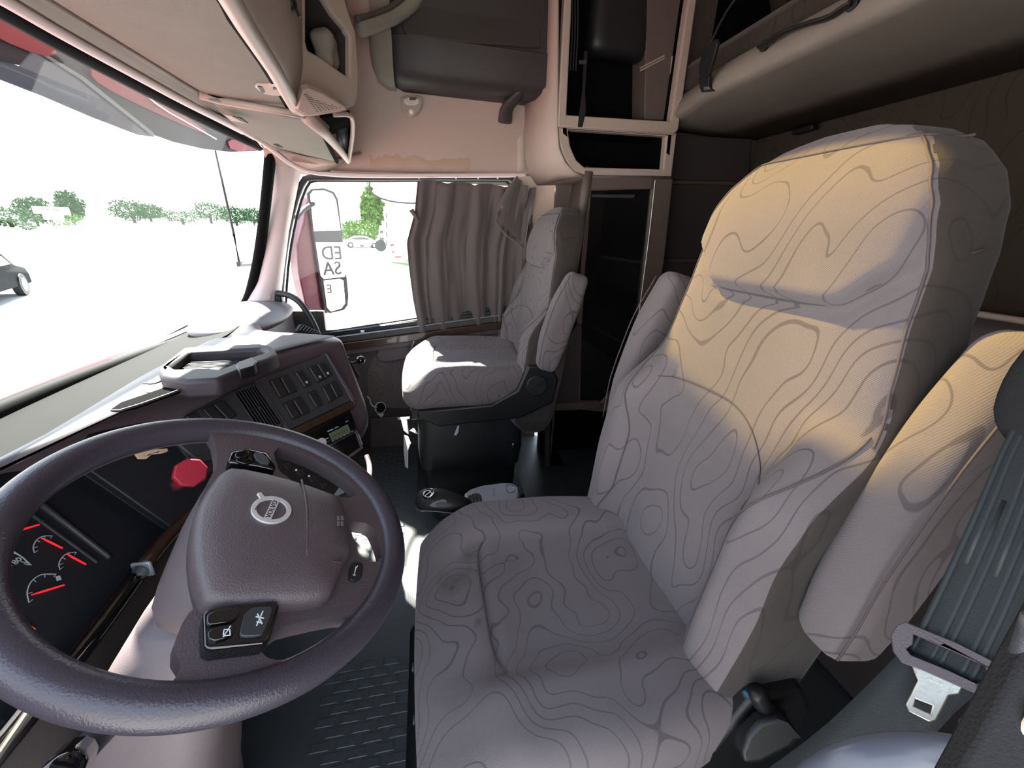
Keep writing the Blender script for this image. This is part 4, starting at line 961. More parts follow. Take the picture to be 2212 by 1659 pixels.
# hub behind the cover
Wb = WP.off(-.075)
bk_ = [(500, 972), (470, 1000), (430, 1055), (385, 1130), (345, 1215), (318, 1275), (300, 1330), (312, 1376), (362, 1402), (400, 1388), (440, 1350), (520, 1320), (620, 1300), (700, 1262), (716, 1180), (690, 1080), (610, 1010)]
def resample(pts, n):
    pts = pts+[pts[0]]; L = [0]
    for a, b in zip(pts, pts[1:]): L.append(L[-1]+(V(b)-V(a)).length)
    out = []; j = 0
    for i in range(n):
        t = L[-1]*i/n
        while L[j+1] < t: j += 1
        s = (t-L[j])/(L[j+1]-L[j]+1e-9); out.append(V(pts[j]).lerp(V(pts[j+1]), s))
    return out
N_ = 64
f0 = resample([tuple(W1.off(-.030).w(W1.at(*p), 0)) for p in cov], N_)
b0 = resample([tuple(Wb.W(*p)) for p in bk_], N_)
k0 = min(range(N_), key=lambda i: sum((f0[j]-b0[(i+j) % N_]).length for j in range(0, N_, 4)))
rev = False
b0r = list(reversed(b0)); k1 = min(range(N_), key=lambda i: sum((f0[j]-b0r[(i+j) % N_]).length for j in range(0, N_, 4)))
if sum((f0[j]-b0r[(k1+j) % N_]).length for j in range(0, N_, 4)) < sum((f0[j]-b0[(k0+j) % N_]).length for j in range(0, N_, 4)): b0, k0 = b0r, k1
b0 = [b0[(k0+j) % N_] for j in range(N_)]
cfc = sum(f0, V())/N_; cbc = sum(b0, V())/N_
rs = []
for t in (0, .25, .5, .75, .92, 1.0):
    s = .93 if t < 1 else .85
    rs.append([(f0[j].lerp(b0[j], t)-cfc.lerp(cbc, t))*s*(1+.04*math.sin(math.pi*t))+cfc.lerp(cbc, t) for j in range(N_)])
loft('hub_shroud', rs, SHRD, SW_, smooth=60)
# column
T = thing('steering_column', 'pale mauve plastic steering column cover rising from the floor to the wheel', 'column', (.50, .45, 0))
rs = []
for (x, y, z), a_, b_ in (((.515, .315, .655), .080, .070), ((.505, .37, .55), .088, .085), ((.49, .41, .42), .092, .090), ((.475, .44, .25), .095, .09), ((.47, .46, .0), .10, .09)):
    rs.append([V((x+math.copysign(abs(math.cos(t*math.pi/18))**.6, math.cos(t*math.pi/18))*a_, y+math.copysign(abs(math.sin(t*math.pi/18))**.6, math.sin(t*math.pi/18))*b_, z)) for t in range(36)])
loft('column_cover', rs, SHRD, T, smooth=180)
sl = thing('signal_stalk', 'glossy dark stalk lever on the left of the steering column', 'lever', A(230, 1560, 'X', .36)); 
tube('lever', [A(262, 1540, 'X', .40), A(200, 1600, 'X', .34), A(120, 1690, 'X', .29)], .0135, SLATE, sl, seg=12, smooth=180)
tube('lever_tip', [A(165, 1632, 'X', .315), A(110, 1695, 'X', .28)], .016, GLOSS, sl, seg=12, smooth=180)

# ================================================================ overhead console
OC = thing('overhead_console', 'beige overhead console with two felt-covered locker doors above the windscreen', 'console', (1.3, .5, 1.45))
Z1_ = 1.475
c1 = lambda x, y, z=Z1_: A(x, y, 'Z', z)
# door one: under-side flap
d1 = [c1(-120, -130), c1(100, -5), c1(440, 204), c1(540, 222), c1(634, 236), c1(640, 228), c1(552, 90), c1(470, -4), c1(360, -190), c1(100, -400)]
dA = hexa('locker_door', d1, [p+V((0, 0, .020)) for p in d1], FELT, OC, bevel=.006)
PZ = Pl((1.2, .45, Z1_), (0, 0, -1), (0, 1, 0))
la = plate('door_latch', PZ.off(.006), [(546, 185), (588, 187), (597, 176), (612, 178), (617, 196), (613, 208), (585, 207), (566, 202)], BEIGE, dA, t=.012, bevel=.002, rnd=1)
plate('latch_slot', PZ.off(.0075), [(556, 187), (566, 188), (572, 200), (566, 201)], BLACK, la, t=.002, smooth=0)
plate('latch_groove', PZ.off(.0075), [(590, 190), (600, 190), (607, 180), (610, 182), (603, 194), (590, 194)], BLACK, la, t=.002, smooth=0)
# dark gap and ridge behind door one
def rail(name, P, r, m, par=OC, **k): return tube(name, P, r, m, par, seg=12, smooth=180, **k)
rg1 = [c1(643, 243, 1.468), c1(592, 150, 1.47), c1(530, 55, 1.472), c1(492, -10, 1.474), c1(380, -200, 1.48)]
rail('ridge_rail', rg1, .017, BEIGE, flat=.9)
rail('door_gap', [p+V((0, .020, .015)) for p in rg1], .014, VOID)
# fixed panel above the ridge, toward the sleeper
rw = []
for p in rg1: rw.append([p+V((0, 0, 0)), p+V((0, -.012, .03)), p+V((0, -.030, .10)), p+V((0, -.05, .30))])
gridwall('rear_panel', rw, BEIGE, OC, smooth=180)
mic = A(632, 8, 'Y', .285)
m_ = ball('coat_hook', mic, .016, BLACK, OC, sc=(1, .6, 1), seg=8)
tube('coat_hook_stem', [mic, mic+V((.004, -.012, -.022))], .004, BLACK, OC, seg=8)
# end block with cubby: rear face
BX = lambda x, y, v=1.55: A(x, y, 'X', v)
PE = Pl(c1(700, 238, 1.475), (-.62, -.78, .02))            # rear-and-inboard facing face
out_ = [(640, 238), (612, 130), (592, 60), (585, -120), (720, -120), (752, 20), (770, 70), (776, 150), (776, 205), (768, 226), (740, 240), (700, 247), (662, 250)]
cub = [(662, 0), (662, 90), (666, 108), (700, 128), (750, 164), (756, 165), (756, 80), (752, 68), (720, 30), (690, -20), (664, -60)]
eb = plate('cubby_frame', PE, out_, BEIGE, OC, holes=[cub], t=.03, bevel=.008, seg=3)
ci = [PE.at(*p) for p in cub]; cc = (sum(p[0] for p in ci)/len(ci), sum(p[1] for p in ci)/len(ci))
loft('cubby_inside', [[PE.w(p, -.02) for p in ci], [PE.w(p, -.16) for p in ci]], DBROWN, OC, cap=False, smooth=30)
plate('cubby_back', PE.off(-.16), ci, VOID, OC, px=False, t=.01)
bag = rbox('cloth_bundle', (.045, .03, .05), .025, .012, lambda p: PE.W(728, 105, -.05)+V((p.x, p.y, p.z))*(1+.35*noise.noise(p*28+V((3, 1, 2)))), BUNK)
tag(bag, 'crumpled beige cloth stuffed in the overhead cubby', 'cloth')
# speaker grille, on the lower bevel
PG = Pl(c1(700, 225, 1.473), (-.45, -.45, -.77))
gp = plate('speaker_panel', PG, [(642, 238), (655, 196), (668, 192), (700, 204), (745, 230), (752, 238), (700, 248), (664, 250)], PINK, OC, t=.02, bevel=.003)
gl_ = []
gr = [V((*PG.at(656, 202), 0)), V((*PG.at(682, 202), 0)), V((*PG.at(742, 232), 0)), V((*PG.at(682, 243), 0))]
vs, fs = [], []
for r_ in range(7):
    for c_ in range(11):
        s, t = (r_+.5)/7, (c_+.5)/11
        top_ = gr[0].lerp(gr[1].lerp(gr[2], .0), s); 
        p = gr[0].lerp(gr[3], t).lerp(gr[0].lerp(gr[3], t)+(gr[2]-gr[3])*(.25+.75*t), s)
        if (r_+1)/7 > .30+.75*t: continue
        u = (gr[2]-gr[3]).normalized()*.0028; w = (gr[3]-gr[0]).normalized()*.0013
        k = len(vs)
        vs += [PG.w((q.x, q.y), .0006) for q in (p-u-w, p+u-w, p+u+w, p-u+w)]; fs.append((k, k+1, k+2, k+3))
mesh('grille_slots', vs, fs, DBROWN, gp, smooth=0, fix=False)['kind'] = 'stuff'
# rail under door one and door two
Zb = 1.468
rail('lower_rail', [c1(430, 205, 1.47), c1(470, 216, 1.468), c1(560, 232, 1.462), c1(660, 250, 1.455)], .010, BEIGE)
PD2 = None
q = [A(446, 214, 'X', 1.46), A(520, 228, 'X', 1.50), A(610, 250, 'X', 1.55), A(676, 262, 'X', 1.60), A(700, 300, 'X', 1.78), A(724, 350, 'X', 1.96), A(660, 335, 'X', 1.97), A(590, 318, 'X', 1.88), A(530, 282, 'X', 1.72)]
dB = hexa('locker_door', q, [p+V((.012, .012, .02)) for p in q], FELT, OC, bevel=.005)
PB = Pl(q[2], (q[3]-q[0]).cross(q[5]-q[0]))
lb = plate('door_latch', PB.off(.004), [(483, 248), (505, 252), (522, 258), (537, 268), (515, 264), (500, 262)], BEIGE, dB, t=.006, bevel=.001)
plate('latch_slot', PB.off(.005), [(502, 252), (522, 257), (536, 267), (520, 262)], BLACK, lb, t=.002, smooth=0)
plate('latch_slot', PB.off(.003), [(590, 312), (600, 312), (612, 319), (600, 318)], BLACK, dB, t=.002, smooth=0)
rail('door_shadow_gap', [A(450, 212, 'X', 1.47)+V((0, 0, .012)), A(560, 240, 'X', 1.53)+V((0, 0, .012)), A(680, 262, 'X', 1.61)+V((0, 0, .01)), A(705, 305, 'X', 1.80), A(728, 350, 'X', 1.97)], .007, VOID)
rail('wing_rib', [A(662, 250, 'X', 1.56), A(700, 285, 'X', 1.70), A(735, 325, 'X', 1.86), A(752, 349, 'X', 1.95)], lambda t: .022-.013*t, BEIGE)
wgp = [A(690, 250, 'X', 1.60), A(755, 243, 'X', 1.66), A(763, 260, 'X', 1.72), A(761, 300, 'X', 1.84), A(754, 346, 'X', 1.94)]
gridwall('wing_side', [[p+V((-.002, 0, 0)) for p in wgp], [p.lerp(A(745, 300, 'X', 1.98), .35)+V((.02, 0, 0)) for p in wgp], [p.lerp(A(745, 300, 'X', 2.0), .6)+V((.04, .03, 0)) for p in wgp]], VOID, OC)
rail('wing_edge', [A(720, 247, 'X', 1.62), A(756, 246, 'X', 1.66), A(763, 262, 'X', 1.72), A(761, 300, 'X', 1.84), A(753, 347, 'X', 1.95)], .008, BEIGE, sm=1)
net = gridwall('storage_net', [[A(724, 262, 'X', 1.80), A(750, 262, 'X', 1.80)], [A(727, 300, 'X', 1.86), A(752, 300, 'X', 1.86)], [A(740, 330, 'X', 1.92), A(752, 325, 'X', 1.92)]], SLATE, OC)
# trim between header rail and doors
gridwall('header_skin', [[a+V((0, -.012, .008)), a.lerp(b, .5)+V((0, 0, .012)), b] for a, b in zip([HR[12], HR[11], HR[10], HR[9], HR[8], HR[7], HR[6], HR[5], HR[4], HR[3]], [c1(-160, -150, 1.49), c1(-60, -95, 1.49), c1(100, -5, 1.49), c1(250, 88, 1.49), c1(430, 200, 1.49), A(530, 282, 'X', 1.74), A(590, 320, 'X', 1.90), A(660, 338, 'X', 1.99), A(724, 352, 'X', 1.99), A(780, 330, 'X', 2.03)])], PINK, OC, smooth=180)
# rear of the console above frame line, toward the roof
T = thing('roof_shelf', 'beige roof shelf edge with dark lip above the end of the overhead console', 'shelf', A(830, 20, 'X', 1.80))
rail('shelf_lip', [A(770, 42, 'X', 1.72), A(800, 36, 'X', 1.76), A(850, 16, 'X', 1.80), A(880, -15, 'X', 1.82), A(890, -80, 'X', 1.84)], .011, DBROWN, T, sm=1)
rail('shelf_edge', [A(775, 62, 'X', 1.74), A(810, 52, 'X', 1.78), A(860, 32, 'X', 1.82), A(905, -5, 'X', 1.84), A(920, -80, 'X', 1.86)], .024, BUNK, T, sm=1)
gridwall('shelf_underside', [[A(750, 30, 'X', 1.90), A(755, -60, 'X', 1.9)], [A(800, 36, 'X', 1.88), A(800, -60, 'X', 1.88)], [A(850, 16, 'X', 1.86), A(850, -60, 'X', 1.86)], [A(875, -15, 'X', 1.86), A(880, -70, 'X', 1.86)]], BEIGE, T)

# ================================================================ side locker above the passenger door
SL = thing('side_locker', 'dark brown moulded locker hanging above the passenger window', 'cabinet', (1.9, -.2, 1.6))
rs = []
Yl = [.125, .11, .06, -.1, -.3, -.50, -.545, -.56]
ins = [.055, .02, .0, .0, .0, .0, .01, .03]
for y, k in zip(Yl, ins):
    rs.append([V((2.06, y, 1.67+k)), V((1.90+k, y, 1.665+k)), V((1.865+k, y, 1.68+k)), V((1.85+k, y, 1.71+k*.5)), V((1.835+k, y, 1.80)), V((1.845+k, y, 1.805)), V((1.82+k, y, 2.12)), V((2.06, y, 2.12))])
loft('locker_body', rs, LOCK, SL, bevel=0, smooth=60)
PK = Pl((1.835, 0, 1.82), (-1, 0, .05))
plate('locker_flap', PK, [(866, -60), (868, 62), (880, 76), (1000, 92), (1168, 104), (1172, -60)], LOCK, SL, t=.012, bevel=.004)
rs = []
for y, k in ((.175, .07), (.155, .02), (.12, .0), (.09, .0)):
    rs.append([V((2.04, y, 1.67+k)), V((1.90+k, y, 1.663+k)), V((1.862+k, y, 1.678+k)), V((1.845+k, y, 1.71+k)), V((1.815+k, y, 2.12)), V((2.04, y, 2.12))])
loft('painted_lit_corner', rs, BUNK, SL, smooth=60)  # paler colour paints the light on the locker's front corner
br = [A(1142, 180, 'X', 1.88), A(1118, 208, 'X', 1.90), A(1094, 232, 'X', 1.94), A(1091, 264, 'X', 1.97)]
tube('side_bracket', br, .030, LOCK, SL, sm=1, flat=.6, seg=12, smooth=180)
# dome light on the header
T = thing('dome_light', 'small rounded beige reading lamp on the header above the passenger window', 'lamp', A(888, 225, 'X', 2.03))
PDm = Pl(A(888, 225, 'X', 1.985), (-1, 0, .15))
plate('lamp_base', PDm.off(.006), [(866, 206), (912, 206), (913, 222), (905, 238), (893, 248), (882, 248), (870, 238), (865, 222)], BEIGE, T, t=.02, bevel=.006, rnd=1)
plate('lamp_lens', PDm.off(.014), [(870, 209), (907, 209), (904, 226), (874, 226)], CREAMT, T, t=.012, bevel=.005, rnd=1)
plate('lamp_slot', PDm.off(.0155), [(884, 210), (899, 210), (898, 216), (885, 216)], BROWN, T, t=.002, smooth=0)
ball('lamp_knob', PDm.W(889, 242, .008), .012, CREAMT, T, seg=10)
sc_ = disc('snap_stud', A(1088, 344, 'X', 2.065), (-1, 0, .2), .006, .004, CHROME); tag(sc_, 'small chrome stud on the header vinyl above the curtain', 'fastener')
pst = gridwall('trim_10', [[A(1117, 190+i*20, 'X', 2.045), A(1124, 190+i*20, 'X', 2.04), A(1137, 190+i*20, 'X', 2.03)] for i in range(10)], BEIGE, smooth=180); st(pst)

# ================================================================ cabinet tower behind the passenger seat
CT = thing('cabinet_tower', 'tall beige-framed open cabinet tower with black compartments behind the passenger seat', 'cabinet', (1.85, -.8, 1.35))
XT = 1.75; PT = Pl((XT, -.8, 1.6), (-1, 0, 0))
o1 = [(1205, 270), (1208, 200), (1222, -40), (1232, -200), (1530, -200), (1510, -30), (1497, 60), (1466, 280), (1457, 290), (1205, 274)]
h1 = [(1224, 248), (1234, 40), (1240, -180), (1510, -180), (1490, -20), (1478, 60), (1449, 262), (1400, 259)]
plate('upper_frame', PT, o1, BEIGE, CT, holes=[h1], t=.04, bevel=.006, seg=3)
o2 = [(1205, 274), (1457, 290), (1463, 286), (1451, 383), (1350, 380), (1262, 380), (1235, 368), (1216, 335), (1206, 300)]
h2 = [(1227, 280), (1440, 294), (1433, 366), (1300, 362), (1262, 361), (1245, 345), (1232, 315)]
plate('lower_frame', PT.off(-.004), o2, BEIGE, CT, holes=[h2], t=.04, bevel=.006, seg=3)
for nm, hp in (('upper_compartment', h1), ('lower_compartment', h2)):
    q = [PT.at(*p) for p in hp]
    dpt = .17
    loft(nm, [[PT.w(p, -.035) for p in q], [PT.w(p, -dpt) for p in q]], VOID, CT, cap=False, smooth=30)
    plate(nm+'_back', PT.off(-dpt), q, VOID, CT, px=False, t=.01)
PT2 = PT.off(-.10)
plate('compartment_lining', PT.off(-.06), [(1400, -150), (1500, -150), (1478, 20), (1449, 262), (1392, 258)], BROWN, CT, t=.14, bevel=.004)
for y in (118, 124): tube('lining_rib', [PT.W(1398, y+18, -.055), PT.W(1452, y-10, -.055)], .003, BEIGE, CT, seg=6)
plate('lining_notch', PT.off(-.055), [(1452, 120), (1462, 120), (1458, 150), (1449, 210), (1444, 205)], BEIGE, CT, t=.01, bevel=.003)
# body side, curved, facing the windscreen
cv = [(1205, -200), (1205, 60), (1205, 200), (1205, 275), (1208, 320), (1222, 352), (1240, 372), (1262, 380)]
lft = [(1166, -200), (1164, 60), (1160, 180), (1137, 205), (1135, 280), (1136, 340), (1144, 375), (1160, 398)]
gridwall('tower_side', [[PT.W(*a, -.002), PT.W(*a, -.002).lerp(A(*b, 'X', 1.98), .35)+V((-.006, .004, 0)), A(*b, 'X', 1.98)] for a, b in zip(cv, lft)], BEIGE, CT, smooth=180, solid=.01)
gridwall('tower_underside', [[PT.W(1262, 381, -.002), A(1160, 398, 'X', 1.98)], [PT.W(1451, 384, -.002), V((1.98, -1.18, 1.42))]], BROWN, CT)
tg = plate('tower_gap', Pl((1.90, -.5, 1.8), (-1, 0, 0)), [(1172, -150), (1204, -150), (1202, 140), (1196, 185), (1168, 206), (1166, 100)], VOID, t=.05)
tag(tg, 'narrow black recess between the side locker and the cabinet tower', 'recess')
for i in range(5):
    pass
T = thing('hanging_straps', 'black straps and cords hanging in the upper tower compartment', 'strap', PT.W(1255, 150, .006))
plate('flat_strap', PT.off(.004), [(1262, 110), (1270, 110), (1264, 200), (1266, 240), (1258, 275), (1248, 274), (1252, 240), (1258, 200)], BLACK, T, t=.003, bevel=.0008)
for i in range(3): tube('cord', [PT.W(1240+i*6, -40, -.02), PT.W(1241+i*6, 60, -.02), PT.W(1236+i*6, 148, -.02)], .003, BLACK, T, sm=1, seg=6)
plate('strap_slider', PT.off(.006), [(1251, 130), (1268, 130), (1267, 138), (1252, 138)], SLATE, T, t=.005, bevel=.001)
bg_ = rbox('hanging_bag', (.05, .13, .16), .04, .03, lambda p: V((1.86, -.78, 1.98))+V((p.x, p.y, p.z)), BLACK)
tag(bg_, 'glossy black bag at the top of the tower compartment', 'bag')

# ================================================================ locker column below the tower
LC = thing('wardrobe_locker', 'tall brown locker column with a glossy black door below the cabinet tower', 'locker', (1.85, -.85, 0))
def tc_(x, y, v=1.75): return A(x, y, 'X', v)
# inboard face frame with rounded front edge
fr_t = [(1275, 385), (1258, 560), (1245, 760), (1232, 876)]
PLk = Pl((1.755, -.85, .9), (-1, 0, -.0))
plate('door_frame', PLk, [(1268, 384), (1455, 386), (1436, 560), (1412, 700), (1395, 860), (1390, 888), (1290, 890), (1240, 884), (1244, 760), (1256, 560)], BROWN, LC, holes=[[(1278, 412), (1408, 408), (1392, 560), (1376, 700), (1362, 800), (1300, 868), (1254, 866), (1258, 700), (1268, 540)]], t=.03, bevel=.005)
plate('top_rail', PLk.off(.004), [(1274, 384), (1412, 384), (1408, 408), (1276, 408)], BROWN, LC, t=.02, bevel=.003)
gd = plate('glossy_door', PLk.off(-.012), [(1276, 410), (1410, 406), (1394, 560), (1378, 700), (1364, 800), (1340, 866), (1252, 868), (1256, 700), (1266, 540)], GLOSS, LC, t=.015, bevel=.003)
plate('door_pull_rail', PLk.off(-.006), [(1280, 420), (1372, 420), (1370, 428), (1279, 426)], SLATE, gd, t=.008, bevel=.002)
tube('chrome_edge', [PLk.W(1414, 390, .004), PLk.W(1400, 520, .004), PLk.W(1384, 640, .004), PLk.W(1372, 740, .004)], .0022, STEEL, LC, sm=1, seg=6)
# forward face with bull-nose column
gridwall('front_panel', [[V((1.762, y-.012, z)), V((1.79, y-.02, z)), V((1.86, y-.025, z)), V((2.02, y-.025, z))] for y, z in ((-.655, 1.42), (-.64, 1.2), (-.625, .9), (-.61, .6), (-.60, .3), (-.60, .0))], BROWN, LC, smooth=180, solid=.01)
tube('bullnose_column', [V((1.762, -.672, 1.40)), V((1.760, -.650, 1.1)), V((1.757, -.635, .8)), V((1.755, -.625, .45))], .020, BROWN, LC, sm=1, seg=16, smooth=180)
# lower storage: small door panel, shelf lip, open box
PLl = Pl((1.745, -.85, .5), (-1, 0, 0))
plate('lower_panel', PLl, [(1258, 700), (1249, 868), (1184, 876), (1190, 800), (1225, 735), (1248, 700)], DBROWN, LC, t=.02, bevel=.004)
plate('panel_inset', PLl.off(.003), [(1246, 712), (1236, 866), (1192, 868), (1196, 800), (1222, 745)], DBROWN, LC, t=.006, bevel=.003)
plate('shelf_lip', PLl.off(.002), [(1182, 874), (1240, 870), (1295, 868), (1300, 882), (1240, 886), (1184, 888)], BROWN, LC, t=.03, bevel=.003)
plate('base_post', PLl, [(1178, 740), (1196, 720), (1190, 888), (1187, 1008), (1178, 1010)], DBROWN, LC, t=.03, bevel=.003)
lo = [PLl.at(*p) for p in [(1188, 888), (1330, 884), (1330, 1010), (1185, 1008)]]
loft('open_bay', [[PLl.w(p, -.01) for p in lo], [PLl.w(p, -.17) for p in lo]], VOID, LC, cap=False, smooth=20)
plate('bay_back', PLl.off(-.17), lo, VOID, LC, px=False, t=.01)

# ================================================================ curtain
n, m = 150, 40; vs = []; fs = []
for j in range(m+1):
    v = j/m
    ye = A(*[(902, 385), (897, 430), (884, 470), (881, 500), (889, 560), (900, 640), (912, 742)][min(6, int(v*6))], 'X', 2.085).y
    k_ = v*6-int(v*6); i_ = min(5, int(v*6)); L_ = [(902, 385), (896, 430), (879, 475), (884, 520), (892, 590), (903, 660), (912, 742)]
    if i_ >= 6: i_, k_ = 5, 1
    if v >= 1: i_, k_ = 5, 1
    ye = A(*L_[i_], 'X', 2.085).y*(1-k_)+A(*L_[i_+1], 'X', 2.085).y*k_
    for i in range(n+1):
        u = i/n
        z0 = 1.352+.012*abs(math.sin(u*math.pi*4.2)); z1 = .562+.035*u+.008*math.sin(u*23)
        amp = .012+.016*sstep(0, .25, v)+.01*sstep(.75, 1, u)
        ph = u*2*math.pi*4.6+1.5*math.sin(u*7+.5)+.9*v*math.sin(u*11); f = math.sin(ph)*(.55+.45*noise.noise(V((u*4, v*1.1, 7))))+.42*math.sin(ph*2.3+1.3+1.6*v)*(.6+.8*noise.noise(V((u*6, v*1.6, 4))))+.5*noise.noise(V((u*11, v*2.6, 1)))+.25*noise.noise(V((u*26, v*3.1, 9)))
        f *= (1-.25*v)
        y = ye+(-.530-ye)*u+.006*math.sin(u*40+v*3)
        x = 2.085-f*amp-.02*sstep(.6, 1, u)*(1-v)
        z = z0+(z1-z0)*v
        if u > .55 and v < .45:                      # the far end is gathered up and pinned
            x -= .035*sstep(.55, .8, u)*sstep(.45, .2, v)*abs(math.sin(u*30+v*9))
        vs.append(V((x, y, z)))
for j in range(m):
    for i in range(n): q = j*(n+1)+i; fs.append((q, q+1, q+n+2, q+n+1))
cu = mesh('window_curtain', vs, fs, CURT, smooth=180, solid=.002)
tag(cu, 'brown pleated fabric curtain drawn across the rear half of the side window', 'curtain')
# turned back flap
fl = []
for j in range(9):
    v = j/8; a = A(1112-8*v-35*math.sin(v*1.8), 384+95*v, 'X', 2.04); b = A(1128+8*v, 392+138*v, 'X', 2.07)
    fl.append([a, a.lerp(b, .25)+V((-.018, 0, .01)), a.lerp(b, .5)+V((-.004, 0, 0)), a.lerp(b, .75)+V((-.014, 0, 0)), b])
gridwall('curtain_fold', fl, CURT, cu, smooth=180, solid=.003)
tube('curtain_hem', [A(1112, 392, 'X', 2.07), A(1098, 430, 'X', 2.07), A(1068, 470, 'X', 2.015), A(1088, 505, 'X', 2.015), A(1132, 535, 'X', 2.01)], .006, CURT, cu, sm=1, flat=.6, seg=8, smooth=180)
disc('snap', A(1085, 447, 'X', 2.005), (-1, 0, 0), .004, .003, CHROME, cu)
tube('curtain_track', [A(840, 379, 'X', 2.10), A(1125, 379, 'X', 2.10)], .004, WHT, cu, seg=8)
for x in (905, 985, 1033, 1075): box('track_glide', A(x, 382, 'X', 2.09), (.006, .006, .016), WHT, cu, bevel=.001)
for x in (882, 890, 896): pass
gridwall('silver_lining', [[A(884+3*i, 455+i*4, 'X', 2.075), A(893+3*i, 450+i*6, 'X', 2.07)] for i in range(6)], CURT, cu)
# folded metal legs of something behind the curtain foot
T = thing('belt_anchor', 'dark belt anchor straps below the curtain hem behind the passenger seat', 'anchor', A(1020, 760, 'X', 2.03))
for x in (1005, 1018, 1030): box('anchor_strap', A(x, 752, 'X', 2.04), (.008, .02, .09), BLACK, T, bevel=.002)
box('anchor_plate', A(1037, 745, 'X', 2.03), (.006, .008, .06), STEEL, T, bevel=.001)

# ================================================================ seat belt of the driver
BP = Pl(A(2090, 1250, 'Y', -.40)+V((.0, .0, 0)), (-.30, .62, .55)); 
SB = thing('driver_seat_belt', 'black webbing seat belt with its buckle tongue, nearest the camera on the right', 'seat belt', BP.W(1950, 1500))
def strip(name, prs, par, m_, thick=.0015, h=0, stripes=True):
    a = smooth_path([BP.W(*p[0], h) for p in prs], 1); b = smooth_path([BP.W(*p[1], h) for p in prs], 1)
    gridwall(name, [[p, p.lerp(q, .25), p.lerp(q, .5), p.lerp(q, .75), q] for p, q in zip(a, b)], m_, par, solid=thick, smooth=180)
    if stripes:
        for k in range(9):
            s0, s1 = (k+.2)/9, (k+.75)/9; N2 = len(a)
            q0, q1 = (0, N2) if k % 3 == 0 else ((0, N2//2+1) if k % 3 == 1 else (N2//3, N2))
            gridwall('webbing_band', [[p.lerp(q, s0)+BP.n*.0008, p.lerp(q, s1)+BP.n*.0008] for p, q in list(zip(a, b))[q0:q1]], WEB2, par, solid=.0001, smooth=180)
strip('shoulder_webbing', [((2225, 860), (2400, 900)), ((2168, 950), (2345, 1010)), ((2105, 1100), (2300, 1180)), ((2040, 1240), (2240, 1330)), ((1990, 1345), (2190, 1440)), ((1960, 1400), (2160, 1500))], SB, WEB)
strip('lap_webbing', [((1975, 1370), (2160, 1470)), ((1925, 1430), (2085, 1520)), ((1850, 1505), (2020, 1590)), ((1770, 1580), (1960, 1655)), ((1655, 1665), (1870, 1740)), ((1560, 1730), (1800, 1800))], SB, WEB, h=-.006, stripes=False)
B2 = BP.off(.008)
plate('tongue_frame', B2, [(1925, 1372), (1938, 1350), (1956, 1343), (2060, 1385), (2188, 1450), (2205, 1480), (2196, 1506), (2160, 1516), (2110, 1500), (1990, 1447), (1948, 1432), (1930, 1408)], DASH, SB, holes=[[(1974, 1370), (2060, 1408), (2130, 1440), (2132, 1470), (2112, 1478), (2040, 1444), (1968, 1415), (1958, 1402), (1972, 1392)]], t=.013, bevel=.004, seg=3)
plate('steel_tongue', B2.off(-.003), [(1968, 1436), (2080, 1486), (2072, 1500), (2050, 1503), (2022, 1556), (2008, 1560), (1962, 1537), (1956, 1522), (1982, 1470)], STEEL, SB, holes=[[(1978, 1510), (2014, 1524), (2010, 1542), (1974, 1526)]], t=.0022, bevel=.0008)
strokes(B2.off(-.0026), [((2007+i*3.6, 1466+i*1.8), (2009+i*3.6, 1470+i*1.8)) for i in range(8)], .00022, WHT, SB)
ball('frame_stud', B2.W(2128, 1492, .001), .004, STEEL, SB, seg=8)
# dark shoulder pad at the frame edge
BG = Pl(A(2190, 820, 'Y', -.46), (-.2, 1, .2))
gd_ = thing('belt_guide', 'black fuzzy shoulder belt guide at the right edge beside the armrest', 'belt guide', BG.W(2190, 820))
rbox('guide_pad', (.028, .030, .055), .03, .012, lambda p: BG.W(2268, 826, -.02)+BG.u*(p.x*(1-.3*sstep(0, .07, abs(p.z))))+BG.v*p.z+BG.n*p.y*.4, CARP, gd_)
# door jamb strip along the bottom right corner
JP = Pl(A(2190, 1600, 'X', .06), (-1, .4, .3))
T = thing('b_pillar', 'dark carpeted door pillar with pale weatherstrip', 'pillar', JP.W(2200, 1600)); T['kind'] = 'structure'
T.name = 'trim_11'
plate('pillar_cloth', Pl(A(2200, 1580, 'X', .045), (-.8, .5, .3)), [(2206, 1440), (2290, 1290), (2300, 1760), (2030, 1760)], CARP, T, t=.01, bevel=.002)
tube('jamb_seal', [A(2228, 1330, 'X', .055), A(2190, 1440, 'X', .055), A(2140, 1560, 'X', .055), A(2080, 1690, 'X', .055)], .0022, SLATE, T, sm=1, seg=10, smooth=180)
tube('weatherstrip', [A(2240, 1530, 'X', .045), A(2200, 1590, 'X', .045), A(2135, 1690, 'X', .045)], .0011, CREAM, T, sm=1, seg=8, smooth=180)
# grey grab handle at the bottom
T = thing('door_grab_handle', 'smooth blue-grey door grab handle at the bottom right corner', 'handle', A(1950, 1640, 'X', .15))
hp = [A(1660, 1790, 'X', .120), A(1760, 1690, 'X', .115), A(1860, 1640, 'X', .108), A(1960, 1628, 'X', .10), A(2060, 1636, 'X', .088), A(2150, 1660, 'X', .075)]
tube('grip', hp, .0115, mat('grip_grey', (.09, .10, .13), .28), T, sm=2, seg=20, smooth=180)
ball('end_stud', A(2108, 1580, 'X', .10), .008, SLATE, T, seg=10)
